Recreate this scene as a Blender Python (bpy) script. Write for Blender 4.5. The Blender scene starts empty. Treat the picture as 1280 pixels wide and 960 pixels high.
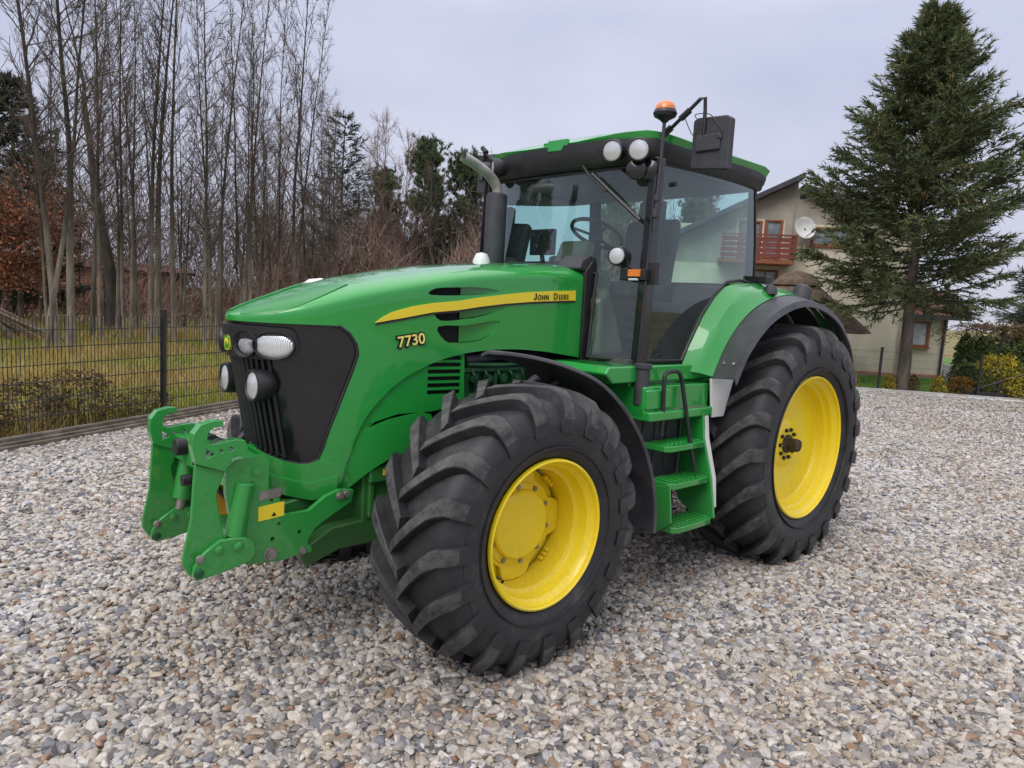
import bpy, bmesh, math, random
import numpy as np
from mathutils import Vector, Matrix, Euler
from mathutils.geometry import delaunay_2d_cdt
R = math.radians
rng = np.random.default_rng(7)
random.seed(7)
scn = bpy.context.scene
COL = scn.collection

# ------------------------------------------------------------------ materials
def nm(name):
    m = bpy.data.materials.new(name); m.use_nodes = True
    nt = m.node_tree; b = nt.nodes['Principled BSDF']
    return m, nt, b
def nd(nt, typ, **kw):
    n = nt.nodes.new(typ)
    for k, v in kw.items():
        if k.startswith('i_'):
            n.inputs[k[2:].replace('_', ' ')].default_value = v
        else: setattr(n, k, v)
    return n
def lk(nt, a, b): nt.links.new(a, b)
def ramp(nt, stops, interp='LINEAR'):
    r = nt.nodes.new('ShaderNodeValToRGB'); cr = r.color_ramp; cr.interpolation = interp
    while len(cr.elements) < len(stops): cr.elements.new(.5)
    for e, (p, c) in zip(cr.elements, stops):
        e.position = p; e.color = (*c, 1) if len(c) == 3 else c
    return r
def objco(nt):
    return nd(nt, 'ShaderNodeTexCoord').outputs['Object']
def mat(name, c1, c2=None, scale=8., rough=.5, rough2=None, metal=0., bump=0., bscale=None, coat=0., spec=.5, detail=5., edge=(.35, .65), stretch=None):
    """two-tone noise coloured surface"""
    m, nt, b = nm(name)
    co = objco(nt)
    if stretch:
        mp = nd(nt, 'ShaderNodeMapping'); mp.inputs['Scale'].default_value = stretch
        lk(nt, co, mp.inputs['Vector']); co = mp.outputs['Vector']
    n = nd(nt, 'ShaderNodeTexNoise', i_Scale=scale, i_Detail=detail, i_Roughness=.6); lk(nt, co, n.inputs['Vector'])
    r = ramp(nt, [(edge[0], c1), (edge[1], c2 or c1)]); lk(nt, n.outputs['Fac'], r.inputs['Fac'])
    lk(nt, r.outputs['Color'], b.inputs['Base Color'])
    b.inputs['Metallic'].default_value = metal
    b.inputs['Specular IOR Level'].default_value = spec
    if rough2 is None: b.inputs['Roughness'].default_value = rough
    else:
        mr = nd(nt, 'ShaderNodeMapRange', i_To_Min=rough, i_To_Max=rough2); lk(nt, n.outputs['Fac'], mr.inputs['Value']); lk(nt, mr.outputs['Result'], b.inputs['Roughness'])
    if coat:
        b.inputs['Coat Weight'].default_value = coat; b.inputs['Coat Roughness'].default_value = .12
    if bump:
        n2 = nd(nt, 'ShaderNodeTexNoise', i_Scale=bscale or scale*4, i_Detail=4.); lk(nt, co, n2.inputs['Vector'])
        bp = nd(nt, 'ShaderNodeBump', i_Strength=bump, i_Distance=.02); lk(nt, n2.outputs['Fac'], bp.inputs['Height']); lk(nt, bp.outputs['Normal'], b.inputs['Normal'])
    return m

def paint(name, c, dirt, coat=.6, amount=.35):
    """vehicle paint: slight tone change, low dust film that gathers downwards"""
    m, nt, b = nm(name); co = objco(nt)
    n = nd(nt, 'ShaderNodeTexNoise', i_Scale=2.2, i_Detail=6., i_Roughness=.65); lk(nt, co, n.inputs['Vector'])
    n2 = nd(nt, 'ShaderNodeTexNoise', i_Scale=38., i_Detail=5., i_Roughness=.7); lk(nt, co, n2.inputs['Vector'])
    geo = nd(nt, 'ShaderNodeNewGeometry')
    sx = nd(nt, 'ShaderNodeSeparateXYZ'); lk(nt, geo.outputs['Position'], sx.inputs[0])
    h = nd(nt, 'ShaderNodeMapRange', i_From_Min=1.3, i_From_Max=.4, i_To_Min=.0, i_To_Max=1.); lk(nt, sx.outputs['Z'], h.inputs['Value'])
    mu = nd(nt, 'ShaderNodeMath', operation='MULTIPLY'); lk(nt, n.outputs['Fac'], mu.inputs[0]); lk(nt, n2.outputs['Fac'], mu.inputs[1])
    mu2 = nd(nt, 'ShaderNodeMath', operation='MULTIPLY'); lk(nt, mu.outputs[0], mu2.inputs[0]); lk(nt, h.outputs['Result'], mu2.inputs[1])
    am = nd(nt, 'ShaderNodeMath', operation='MULTIPLY', use_clamp=True); lk(nt, mu2.outputs[0], am.inputs[0]); am.inputs[1].default_value = amount*4
    mx = nd(nt, 'ShaderNodeMix', data_type='RGBA'); mx.inputs['A'].default_value = (*c, 1); mx.inputs['B'].default_value = (*dirt, 1)
    lk(nt, am.outputs[0], mx.inputs['Factor']); lk(nt, mx.outputs['Result'], b.inputs['Base Color'])
    mr = nd(nt, 'ShaderNodeMapRange', i_To_Min=.28, i_To_Max=.46); lk(nt, n.outputs['Fac'], mr.inputs['Value']); lk(nt, mr.outputs['Result'], b.inputs['Roughness'])
    b.inputs['Coat Weight'].default_value = coat; b.inputs['Coat Roughness'].default_value = .04; b.inputs['Specular IOR Level'].default_value = .38
    return m

MT = {}
MT['green'] = paint('green_paint', (.014, .275, .040), (.075, .125, .055), 1., .34)
MT['greenlow'] = paint('green_chassis_paint', (.010, .19, .031), (.07, .085, .045), .3, .7)
MT['greendark'] = mat('engine_green', (.004, .05, .016), (.012, .10, .03), 6, .5, bump=.3)
MT['yellow'] = paint('wheel_yellow', (.90, .68, .006), (.40, .30, .06), .35, .34)
MT['decalyellow'] = mat('decal_yellow', (.80, .62, .03), (.76, .58, .03), 4, .35)
MT['black'] = mat('black_plastic', (.011, .011, .013), (.020, .020, .022), 9, .42, .55)
MT['blackgloss'] = mat('glossy_black', (.006, .006, .008), (.014, .014, .018), 3, .08, .28, coat=.4)
MT['grey'] = mat('grey_plastic', (.028, .029, .035), (.045, .046, .053), 6, .5, .65)
MT['fender'] = mat('fender_plastic', (.042, .043, .050), (.078, .078, .088), 5, .42, .62, bump=.08, bscale=220)
MT['dark'] = mat('dark_void', (.004, .004, .004), (.008, .008, .008), 5, .8)
MT['muffler'] = mat('muffler_coating', (.035, .037, .046), (.055, .056, .064), 12, .5, .65)
MT['steel'] = mat('worn_steel', (.30, .28, .25), (.42, .40, .37), 20, .35, .55, metal=.9)
MT['exhaust'] = mat('exhaust_pipe', (.27, .255, .24), (.43, .41, .395), 12, .35, .5, metal=.35)
MT['bolt'] = mat('bolt_zinc', (.22, .21, .19), (.36, .35, .32), 30, .4, .6, metal=.7)
MT['white'] = mat('white_plate', (.55, .55, .53), (.66, .66, .64), 4, .5)
MT['cap'] = mat('white_cap', (.70, .71, .73), (.76, .77, .78), 4, .3)
MT['orange'] = mat('orange_lens', (.62, .15, .02), (.74, .21, .03), 20, .25, coat=.5)
MT['orangebox'] = mat('orange_paint', (.55, .22, .02), (.62, .28, .03), 9, .5)
MT['seat'] = mat('seat_fabric', (.05, .052, .05), (.09, .09, .085), 30, .9)
MT['beige'] = mat('interior_trim', (.16, .16, .11), (.22, .22, .16), 6, .6)
MT['lining'] = mat('cab_lining', (.10, .105, .10), (.15, .155, .15), 6, .8)
MT['red'] = mat('red_lens', (.4, .02, .02), (.5, .03, .02), 10, .3)

def lens_mat():
    m, nt, b = nm('lamp_lens'); co = objco(nt)
    v = nd(nt, 'ShaderNodeTexWave', i_Scale=55., i_Distortion=.8, bands_direction='Y'); lk(nt, co, v.inputs['Vector'])
    r = ramp(nt, [(0., (.72, .73, .75)), (1., (.90, .92, .93))]); lk(nt, v.outputs['Fac'], r.inputs['Fac']); lk(nt, r.outputs['Color'], b.inputs['Base Color'])
    bp = nd(nt, 'ShaderNodeBump', i_Strength=.5, i_Distance=.006); lk(nt, v.outputs['Fac'], bp.inputs['Height']); lk(nt, bp.outputs['Normal'], b.inputs['Normal'])
    b.inputs['Roughness'].default_value = .15; b.inputs['Coat Weight'].default_value = .8; b.inputs['Metallic'].default_value = .55
    return m
MT['lens'] = lens_mat()
MT['lensgrey'] = mat('grey_lens', (.16, .17, .19), (.36, .38, .41), 40, .12, coat=.8)

def rubber():
    m, nt, b = nm('tyre_rubber'); co = objco(nt)
    n = nd(nt, 'ShaderNodeTexNoise', i_Scale=7., i_Detail=8., i_Roughness=.7); lk(nt, co, n.inputs['Vector'])
    r = ramp(nt, [(.3, (.012, .012, .014)), (.55, (.022, .022, .025)), (.74, (.062, .058, .054))]); lk(nt, n.outputs['Fac'], r.inputs['Fac']); lk(nt, r.outputs['Color'], b.inputs['Base Color'])
    mr = nd(nt, 'ShaderNodeMapRange', i_To_Min=.42, i_To_Max=.72); lk(nt, n.outputs['Fac'], mr.inputs['Value']); lk(nt, mr.outputs['Result'], b.inputs['Roughness'])
    n2 = nd(nt, 'ShaderNodeTexNoise', i_Scale=90., i_Detail=4.); lk(nt, co, n2.inputs['Vector'])
    bp = nd(nt, 'ShaderNodeBump', i_Strength=.18, i_Distance=.01); lk(nt, n2.outputs['Fac'], bp.inputs['Height']); lk(nt, bp.outputs['Normal'], b.inputs['Normal'])
    return m
MT['rubber'] = rubber()
MT['lugtop'] = mat('worn_lit_lug_rubber', (.024, .024, .027), (.085, .083, .080), 14, .6, .8, bump=.3, bscale=60, detail=8.)  # worn lug tops, also toned paler to paint in the depth shading of the tread

def glass(name, tint, refl=1.0):
    m, nt, b = nm(name); nt.nodes.remove(b); out = nt.nodes['Material Output']
    tr = nd(nt, 'ShaderNodeBsdfTransparent'); tr.inputs['Color'].default_value = (*tint, 1)
    gl = nd(nt, 'ShaderNodeBsdfGlossy'); gl.inputs['Roughness'].default_value = .02; gl.inputs['Color'].default_value = (.9, 1, 1, 1)
    df = nd(nt, 'ShaderNodeBsdfDiffuse'); df.inputs['Color'].default_value = (.35, .42, .42, 1)
    co = objco(nt); n = nd(nt, 'ShaderNodeTexNoise', i_Scale=3., i_Detail=7., i_Roughness=.7); lk(nt, co, n.inputs['Vector'])
    mr = nd(nt, 'ShaderNodeMapRange', i_From_Min=.35, i_From_Max=.75, i_To_Min=.004, i_To_Max=.05); lk(nt, n.outputs['Fac'], mr.inputs['Value'])
    m1 = nd(nt, 'ShaderNodeMixShader'); lk(nt, mr.outputs['Result'], m1.inputs[0]); lk(nt, tr.outputs[0], m1.inputs[1]); lk(nt, df.outputs[0], m1.inputs[2])
    fr = nd(nt, 'ShaderNodeFresnel'); fr.inputs['IOR'].default_value = 1.5
    mm = nd(nt, 'ShaderNodeMath', operation='MULTIPLY', use_clamp=True); lk(nt, fr.outputs[0], mm.inputs[0]); mm.inputs[1].default_value = 1.9*refl
    m2 = nd(nt, 'ShaderNodeMixShader'); lk(nt, mm.outputs[0], m2.inputs[0]); lk(nt, m1.outputs[0], m2.inputs[1]); lk(nt, gl.outputs[0], m2.inputs[2])
    lk(nt, m2.outputs[0], out.inputs['Surface'])
    return m
MT['glass'] = glass('cab_glass', (.70, .90, .87))
MT['mirror'] = mat('mirror_glass', (.5, .52, .55), (.55, .57, .6), 3, .03, metal=1.)

# ------------------------------------------------------------------ mesh helpers
def finish(o, sharp=38):
    me = o.data
    me.polygons.foreach_set('use_smooth', [True]*len(me.polygons))
    if sharp is not None: me.set_sharp_from_angle(angle=R(sharp))
def tag(o, label=None, cat=None, group=None, kind=None):
    for k, v in (('label', label), ('category', cat), ('group', group), ('kind', kind)):
        if v: o[k] = v
    return o
def empty(name, loc=(0, 0, 0), rz=0.):
    o = bpy.data.objects.new(name, None); COL.objects.link(o); o.location = loc; o.rotation_euler = (0, 0, rz); o.empty_display_size = .2
    return o
class MB:
    def __init__(s): s.v = []; s.f = []; s.mi = []; s.mats = []; s.cur = 0
    def use(s, m):
        if m not in s.mats: s.mats.append(m)
        s.cur = s.mats.index(m); return s
    def add(s, vs, fs):
        n = len(s.v); s.v += [tuple(p) for p in vs]; s.f += [tuple(i+n for i in f) for f in fs]; s.mi += [s.cur]*len(fs)
        return s
    def box(s, c, d, rot=None):
        x, y, z = d[0]/2, d[1]/2, d[2]/2
        vs = [Vector((a*x, b*y, e*z)) for a in (-1, 1) for b in (-1, 1) for e in (-1, 1)]
        if rot: q = Euler(rot).to_matrix(); vs = [q @ p for p in vs]
        vs = [p+Vector(c) for p in vs]
        return s.add(vs, [(0, 1, 3, 2), (4, 6, 7, 5), (0, 4, 5, 1), (2, 3, 7, 6), (0, 2, 6, 4), (1, 5, 7, 3)])
    def bx(s, a, b):
        return s.box([(a[i]+b[i])/2 for i in range(3)], [abs(b[i]-a[i]) for i in range(3)])
    def prism(s, poly, axis, lo, hi):
        """polygon in the two other axes (order x,y,z without AXIS), extruded along AXIS"""
        ax = 'xyz'.index(axis); o = [i for i in range(3) if i != ax]
        n = len(poly); vs = []
        for h in (lo, hi):
            for p in poly:
                q = [0, 0, 0]; q[o[0]], q[o[1]] = p; q[ax] = h; vs.append(q)
        fs = [tuple(range(n))[::-1], tuple(range(n, 2*n))]+[(i, (i+1) % n, n+(i+1) % n, n+i) for i in range(n)]
        return s.add(vs, fs)
    def tube(s, pts, r, seg=10, caps=True):
        pts = [Vector(p) for p in pts]; n = len(pts)
        rs = r if isinstance(r, (list, tuple)) else [r]*n
        vs = []; fs = []; ref = None
        for i, p in enumerate(pts):
            t = (pts[min(i+1, n-1)]-pts[max(i-1, 0)]).normalized()
            if ref is None: ref = Vector((0, 0, 1)) if abs(t.z) < .9 else Vector((1, 0, 0))
            a = t.cross(ref).normalized(); b = t.cross(a).normalized(); ref = -b if False else ref
            ref = a.cross(t).normalized()
            for k in range(seg):
                th = 2*math.pi*k/seg; vs.append(p+(a*math.cos(th)+b*math.sin(th))*rs[i])
        for i in range(n-1):
            for k in range(seg):
                k2 = (k+1) % seg; fs.append((i*seg+k, i*seg+k2, (i+1)*seg+k2, (i+1)*seg+k))
        if caps: fs += [tuple(range(seg))[::-1], tuple(range((n-1)*seg, n*seg))]
        return s.add(vs, fs)
    def lathe(s, prof, c=(0, 0, 0), d=(0, 1, 0), seg=32, close=False):
        """PROF = (radius, distance along D)"""
        d = Vector(d).normalized(); ref = Vector((0, 0, 1)) if abs(d.z) < .9 else Vector((1, 0, 0))
        a = d.cross(ref).normalized(); b = a.cross(d); c = Vector(c); vs = []; fs = []
        m = len(prof)
        for k in range(seg):
            th = 2*math.pi*k/seg; u = a*math.cos(th)+b*math.sin(th)
            for r, h in prof: vs.append(c+u*r+d*h)
        for k in range(seg):
            k2 = (k+1) % seg
            for j in range(m-1): fs.append((k*m+j, k2*m+j, k2*m+j+1, k*m+j+1))
        return s.add(vs, fs)
    def cyl(s, c, d, r, h, seg=20, r2=None):
        r2 = r if r2 is None else r2
        return s.lathe([(0.0001, 0), (r, 0), (r2, h), (0.0001, h)], c, d, seg)
    def hexbolt(s, c, d, r=.014, h=.012):
        return s.cyl(c, d, r, h, 6)
    def build(s, name, m=None, parent=None, bevel=0, sharp=38, segs=2, mirror=False, weld=False):
        me = bpy.data.meshes.new(name)
        vs = s.v; fs = s.f; mi = s.mi
        if mirror:
            n = len(vs); vs = vs+[(p[0], -p[1], p[2]) for p in vs]; fs = fs+[tuple(i+n for i in f)[::-1] for f in fs]; mi = mi+mi
        me.from_pydata(vs, [], fs); me.update()
        bm = bmesh.new(); bm.from_mesh(me)
        if weld: bmesh.ops.remove_doubles(bm, verts=bm.verts, dist=1e-4)
        bmesh.ops.recalc_face_normals(bm, faces=bm.faces)
        bm.to_mesh(me); bm.free()
        if s.mats:
            for q in s.mats: me.materials.append(MT[q] if isinstance(q, str) else q)
            if len(s.mats) > 1 and len(me.polygons) == len(mi): me.polygons.foreach_set('material_index', mi)
        elif m is not None: me.materials.append(MT[m] if isinstance(m, str) else m)
        o = bpy.data.objects.new(name, me); COL.objects.link(o)
        if parent is not None: o.parent = parent
        if bevel:
            b = o.modifiers.new('bevel', 'BEVEL'); b.width = bevel; b.segments = segs; b.limit_method = 'ANGLE'; b.angle_limit = R(40); b.harden_normals = True
        finish(o, sharp)
        return o

def inside(p, poly):
    x, y = p; c = False; n = len(poly)
    for i in range(n):
        x1, y1 = poly[i]; x2, y2 = poly[i-1]
        if (y1 > y) != (y2 > y) and x < (x2-x1)*(y-y1)/(y2-y1)+x1: c = not c
    return c
def resample(poly, step):
    out = []
    for a, b in zip(poly, poly[1:]+poly[:1]):
        n = max(1, int(math.hypot(b[0]-a[0], b[1]-a[1])/step))
        out += [(a[0]+(b[0]-a[0])*k/n, a[1]+(b[1]-a[1])*k/n) for k in range(n)]
    return out
def smoothpoly(pts, n=4, closed=True):
    """Catmull-Rom through the points"""
    out = []; m = len(pts)
    for i in range(m if closed else m-1):
        p0, p1, p2, p3 = [pts[(i+k) % m] if closed else pts[min(max(i+k, 0), m-1)] for k in (-1, 0, 1, 2)]
        for k in range(n):
            t = k/n
            out.append(tuple(.5*((2*p1[j])+(-p0[j]+p2[j])*t+(2*p0[j]-5*p1[j]+4*p2[j]-p3[j])*t*t+(-p0[j]+3*p1[j]-3*p2[j]+p3[j])*t**3) for j in range(len(p1))))
    if not closed: out.append(tuple(pts[-1]))
    return out
def sheet(mb, outer, fn, step=.05, holes=()):
    """triangulate a 2D outline with holes and lift it with FN(u, v) -> 3D"""
    loops = [resample(list(outer), step)]+[resample(list(h), step) for h in holes]
    vs = []; es = []
    for lp in loops:
        n = len(vs); vs += lp; es += [(n+i, n+(i+1) % len(lp)) for i in range(len(lp))]
    xs = [p[0] for p in outer]; ys = [p[1] for p in outer]
    x = min(xs)+step/2
    nb = len(vs); bpts = vs[:nb]
    while x < max(xs):
        y = min(ys)+step/2
        while y < max(ys):
            if inside((x, y), outer) and not any(inside((x, y), h) for h in holes) and min((x-q[0])**2+(y-q[1])**2 for q in bpts) > (.4*step)**2: vs.append((x, y))
            y += step
        x += step
    r = delaunay_2d_cdt([Vector(p) for p in vs], es, [], 1, 1e-5)
    P = [(p[0], p[1]) for p in r[0]]; F = []
    for f in r[2]:
        c = (sum(P[i][0] for i in f)/len(f), sum(P[i][1] for i in f)/len(f))
        if not any(inside(c, h) for h in holes): F.append(tuple(f))
    return mb.add([fn(*p) for p in P], F)
def solid(o, t, off=-1, split=True):
    m = o.modifiers.new('solid', 'SOLIDIFY'); m.thickness = t; m.offset = off; m.use_even_offset = True
    if split: e = o.modifiers.new('edges', 'EDGE_SPLIT'); e.split_angle = R(45); e.use_edge_sharp = False
    return o
def orient(o, want):
    """flip all faces if their area normal does not look along WANT"""
    me = o.data; n = Vector((0, 0, 0))
    for p in me.polygons: n += p.normal*p.area
    if n.dot(Vector(want)) < 0: me.flip_normals()
    return o
def fontobj(name, text, size, m, parent, M, ext=.001, off=0., sx=1., align='LEFT', space=1.):
    c = bpy.data.curves.new(name, 'FONT'); c.body = text; c.size = size; c.extrude = ext; c.offset = off; c.align_x = align; c.space_character = space; c.align_y = 'BOTTOM_BASELINE'
    o = bpy.data.objects.new(name, c); COL.objects.link(o); o.data.materials.append(MT[m] if isinstance(m, str) else m)
    o.parent = parent; o.matrix_local = M @ Matrix.Diagonal((sx, 1, 1, 1))
    return o
def frame_side(p, ang=0., pitch=0.):
    """text frame on a left-hand flank: reads towards -X, up +Z, faces +Y; ANG tilts the line, PITCH turns it about Z"""
    x = Vector((-1, 0, 0)); z = Vector((0, 1, 0)); y = Vector((0, 0, 1))
    M = Matrix((x, y, z)).transposed().to_4x4()
    return Matrix.Translation(p) @ Matrix.Rotation(pitch, 4, 'Z') @ M @ Matrix.Rotation(ang, 4, 'Z')

# ------------------------------------------------------------------ bonnet surface
def lerp_tab(t,x):
    if x<=t[0][0]: return t[0][1]
    for (a,b),(c,d) in zip(t,t[1:]):
        if x<=c: return b+(d-b)*(x-a)/(c-a)
    return t[-1][1]
def smooth_tab(t,x):
    # monotone-ish cubic (catmull-rom) table
    if x<=t[0][0]: return t[0][1]
    if x>=t[-1][0]: return t[-1][1]
    for i in range(len(t)-1):
        x0,y0=t[i];x1,y1=t[i+1]
        if x<=x1:
            h=x1-x0
            m0=(y1-t[i-1][1])/(x1-t[i-1][0]) if i>0 else (y1-y0)/h
            m1=(t[i+2][1]-y0)/(t[i+2][0]-x0) if i+2<len(t) else (y1-y0)/h
            u=(x-x0)/h
            return (2*u**3-3*u*u+1)*y0+(u**3-2*u*u+u)*h*m0+(-2*u**3+3*u*u)*y1+(u**3-u*u)*h*m1
ZT=[(1.85,2.178),(2.2,2.16),(2.57,2.125),(2.94,2.075),(3.47,1.965),(3.8,1.855),(3.95,1.80),(4.03,1.765)]
HS=[(1.85,.11),(2.6,.09),(3.3,.09),(3.8,.07),(4.03,.015)]
def to_x(s):
    return s if s<2.9 else 2.9+1.13*math.sin(min(1,(s-2.9)/1.13)*math.pi/2)
def to_s(x):
    return x if x<2.9 else 2.9+1.13*math.asin(min(1,(x-2.9)/1.13))*2/math.pi
def hood_w(x):
    if x<2.9: return .44+.01*(2.9-x)
    t=min(1,(x-2.9)/1.13); return .44*(1-t**2.5)**.49
def hood_zs(x): return smooth_tab(ZT,x)-smooth_tab(HS,x)
def hood_pt(s,z,off=0.0):
    """side surface of the bonnet: s along the plan outline, z height"""
    x=to_x(s); w=hood_w(x)
    k=min(1,max(0,(x-3.2)/.5)); k=k*k*(3-2*k)
    sh=.13*k*max(0,1.74-z)/.7
    if off:
        e=1e-3; x2=to_x(s+e); w2=hood_w(x2); dx,dy=x2-x,w2-w; l=math.hypot(dx,dy) or 1
        x+= -dy/l*off; w+= dx/l*off
    return (x-sh,w,z)
def hood_top(s,q,off=0.0):
    """shoulder and top: q 0..1 from shoulder to ridge"""
    x=to_x(s); w=hood_w(x); zs=hood_zs(x); h=smooth_tab(HS,x); p=q*math.pi/2
    n=2/2.6
    return (x,w*max(0,math.cos(p))**n,zs+(h+off)*max(0,math.sin(p))**n)

# ------------------------------------------------------------------ the tractor (X forward, Y to its left, origin under the rear axle)
T = tag(empty('tractor'), 'large green farm tractor with yellow wheel rims standing on the gravel yard', 'tractor')
def hood_fn(off=0.):
    def f(s, q):
        if q > 0: return hood_top(s, min(1, q/.45))
        return hood_pt(s, hood_zs(to_x(s))+q, off)
    return f
def side_fn(off): return lambda s, z: hood_pt(s, z, off)
def Q(p): return (p[0], p[1]-hood_zs(to_x(p[0])))
VENTS = [smoothpoly([(3.022, 1.918), (3.010, 1.950), (2.951, 1.964), (2.80, 1.975), (2.66, 1.972), (2.597, 1.960), (2.72, 1.938), (2.86, 1.926)], 3),
         smoothpoly([(3.000, 1.826), (2.92, 1.838), (2.78, 1.853), (2.60, 1.868), (2.552, 1.858), (2.733, 1.806), (2.86, 1.790), (2.972, 1.778)], 3),
         smoothpoly([(2.985, 1.744), (2.849, 1.754), (2.70, 1.775), (2.585, 1.785), (2.60, 1.735), (2.694, 1.675), (2.80, 1.657), (2.90, 1.655), (2.95, 1.665)], 3)]
SCREEN = [(3.381, 1.733), (3.346, 1.696), (3.322, 1.640), (3.320, 1.59), (3.353, 1.497), (3.42, 1.345), (3.495, 1.178), (3.526, 1.10), (3.558, 1.035)]
ARC = [(3.459, .949), (3.342, 1.196), (3.229, 1.346), (3.103, 1.472), (2.934, 1.570), (2.720, 1.606), (2.468, 1.616), (2.193, 1.600), (1.853, 1.557)]
ARCS = smoothpoly(ARC, 4, closed=False)
out = [(1.85, .45), (2.6, .45), (3.3, .45), (3.7, .45), (3.9, .45), (4.029, .45)]
out += [Q((4.029-k*.648/16, 1.735)) for k in range(17)]
out += [Q(p) for p in SCREEN[1:]]
out += [Q(p) for p in ARCS]
mb = MB(); sheet(mb, out, hood_fn(), .04, [[Q(p) for p in v] for v in VENTS])
hood = solid(orient(mb.build('bonnet', 'green', T, mirror=True, weld=True, sharp=30), (0, 0, 1)), .014)
# recessed scoops behind the bonnet slots
for v in VENTS:
    mb = MB(); smin = min(p[0] for p in v); sm = 2.845
    sub = [p for p in v if p[0] <= sm]
    cut = []
    for a, b in zip(v, v[1:]+v[:1]):
        if (a[0]-sm)*(b[0]-sm) < 0:
            t = (sm-a[0])/(b[0]-a[0]); cut.append((sm, a[1]+(b[1]-a[1])*t))
    pts = sub+cut
    c = (sum(p[0] for p in pts)/len(pts), sum(p[1] for p in pts)/len(pts)); pts.sort(key=lambda p: math.atan2(p[1]-c[1], p[0]-c[0]))
    sheet(mb, pts, lambda s, z: hood_pt(s, z, -.048*max(0, (s-smin)/(sm-smin))-.004), .04)
    for sg in (1, -1):
        m2 = MB(); m2.v = [(x, y*sg, z) for x, y, z in mb.v]; m2.f = mb.f; m2.mi = mb.mi; orient(m2.build('vent_scoop', 'green', hood), (0, sg, 0))
for sg in (1, -1):
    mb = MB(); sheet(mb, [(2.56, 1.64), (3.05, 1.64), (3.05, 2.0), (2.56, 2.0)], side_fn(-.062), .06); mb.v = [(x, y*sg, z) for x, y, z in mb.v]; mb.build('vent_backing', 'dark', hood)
# the yellow side stripe and its lettering
STRIPE = [(3.243, 1.757), (3.214, 1.787), (3.177, 1.816), (3.097, 1.850), (3.014, 1.873), (2.741, 1.919), (2.55, 1.945), (2.362, 1.968), (2.15, 1.985), (1.945, 1.998), (1.943, 1.934), (2.15, 1.922), (2.358, 1.908), (2.55, 1.89), (2.737, 1.866), (3.013, 1.823), (3.144, 1.784)]
mb = MB(); sheet(mb, STRIPE, side_fn(.010), .05)
st = solid(orient(mb.build('side_stripe', 'decalyellow', hood), (0, 1, 0)), .012)
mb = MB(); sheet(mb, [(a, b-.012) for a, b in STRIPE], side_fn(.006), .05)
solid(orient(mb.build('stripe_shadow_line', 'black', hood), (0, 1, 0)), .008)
mb = MB(); sheet(mb, STRIPE, lambda s, z: (lambda p: (p[0], -p[1], p[2]))(hood_pt(s, z, .010)), .05)
solid(orient(mb.build('side_stripe', 'decalyellow', hood), (0, -1, 0)), .012)
def flank(s, z, off, tilt):
    p = hood_pt(s, z, off); e = hood_pt(s-.05, z, off); ang = math.atan2(e[1]-p[1], -(e[0]-p[0]))
    return frame_side(p, tilt, -ang)
# lettering in small capitals with large initials, as on the stripe
for txt, s0, z0, sz in (('OHN', 2.288, 1.9245, .045), ('D', 2.150, 1.932, .058), ('EERE', 2.104, 1.9345, .045)):
    fontobj('lettering', txt, sz, 'dark', hood, flank(s0, z0, .0145, .053), .0012, .0002, .84, space=1.22)
mb = MB(); M = flank(2.322, 1.922, .0145, .053); J = [(.016, .042), (.024, .042), (.024, .012), (.020, .003), (.011, .0), (.003, .003), (.0, .011), (.007, .013), (.009, .008), (.014, .008), (.016, .013)]
mb.prism(J, 'z', 0, .0015); mb.v = [tuple(M @ Vector(p)) for p in mb.v]; mb.build('lettering', 'dark', hood)
MT['numberyellow'] = mat('number_yellow', (.86, .74, .20), (.80, .68, .16), 6, .4)
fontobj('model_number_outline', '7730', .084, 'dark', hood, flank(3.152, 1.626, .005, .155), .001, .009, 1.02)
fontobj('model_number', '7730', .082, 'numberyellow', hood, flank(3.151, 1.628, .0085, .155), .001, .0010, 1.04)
# top inset panel, white caps
mb = MB(); sheet(mb, [(3.88, .30), (3.84, .85), (3.36, .86), (3.30, .62), (3.66, .10), (3.80, .10)], lambda s, q: hood_top(s, q, .006), .05)
solid(orient(mb.build('bonnet_top_screen', 'greenlow', hood, mirror=True), (0, 0, 1)), .006)
mb = MB(); mb.lathe([(.0001, .05), (.07, .04), (.10, .015), (.105, -.05)], (3.40, -.23, 1.93), (0, 0, 1), 24)
mb.build('white_cap', 'cap', hood)
mb = MB(); mb.lathe([(.0001, .075), (.04, .065), (.06, .02), (.062, -.06)], (2.16, -.26, 2.16), (0, 0, 1), 24)
mb.build('filler_cap', 'cap', hood)
mb = MB(); mb.prism([(1.846, 1.53), (1.87, 1.56), (1.87, 2.13), (1.81, 2.20), (1.79, 2.20), (1.79, 1.53)], 'y', -.47, .47)
mb.build('bonnet_rear_seal', 'black', T, bevel=.01)

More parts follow.
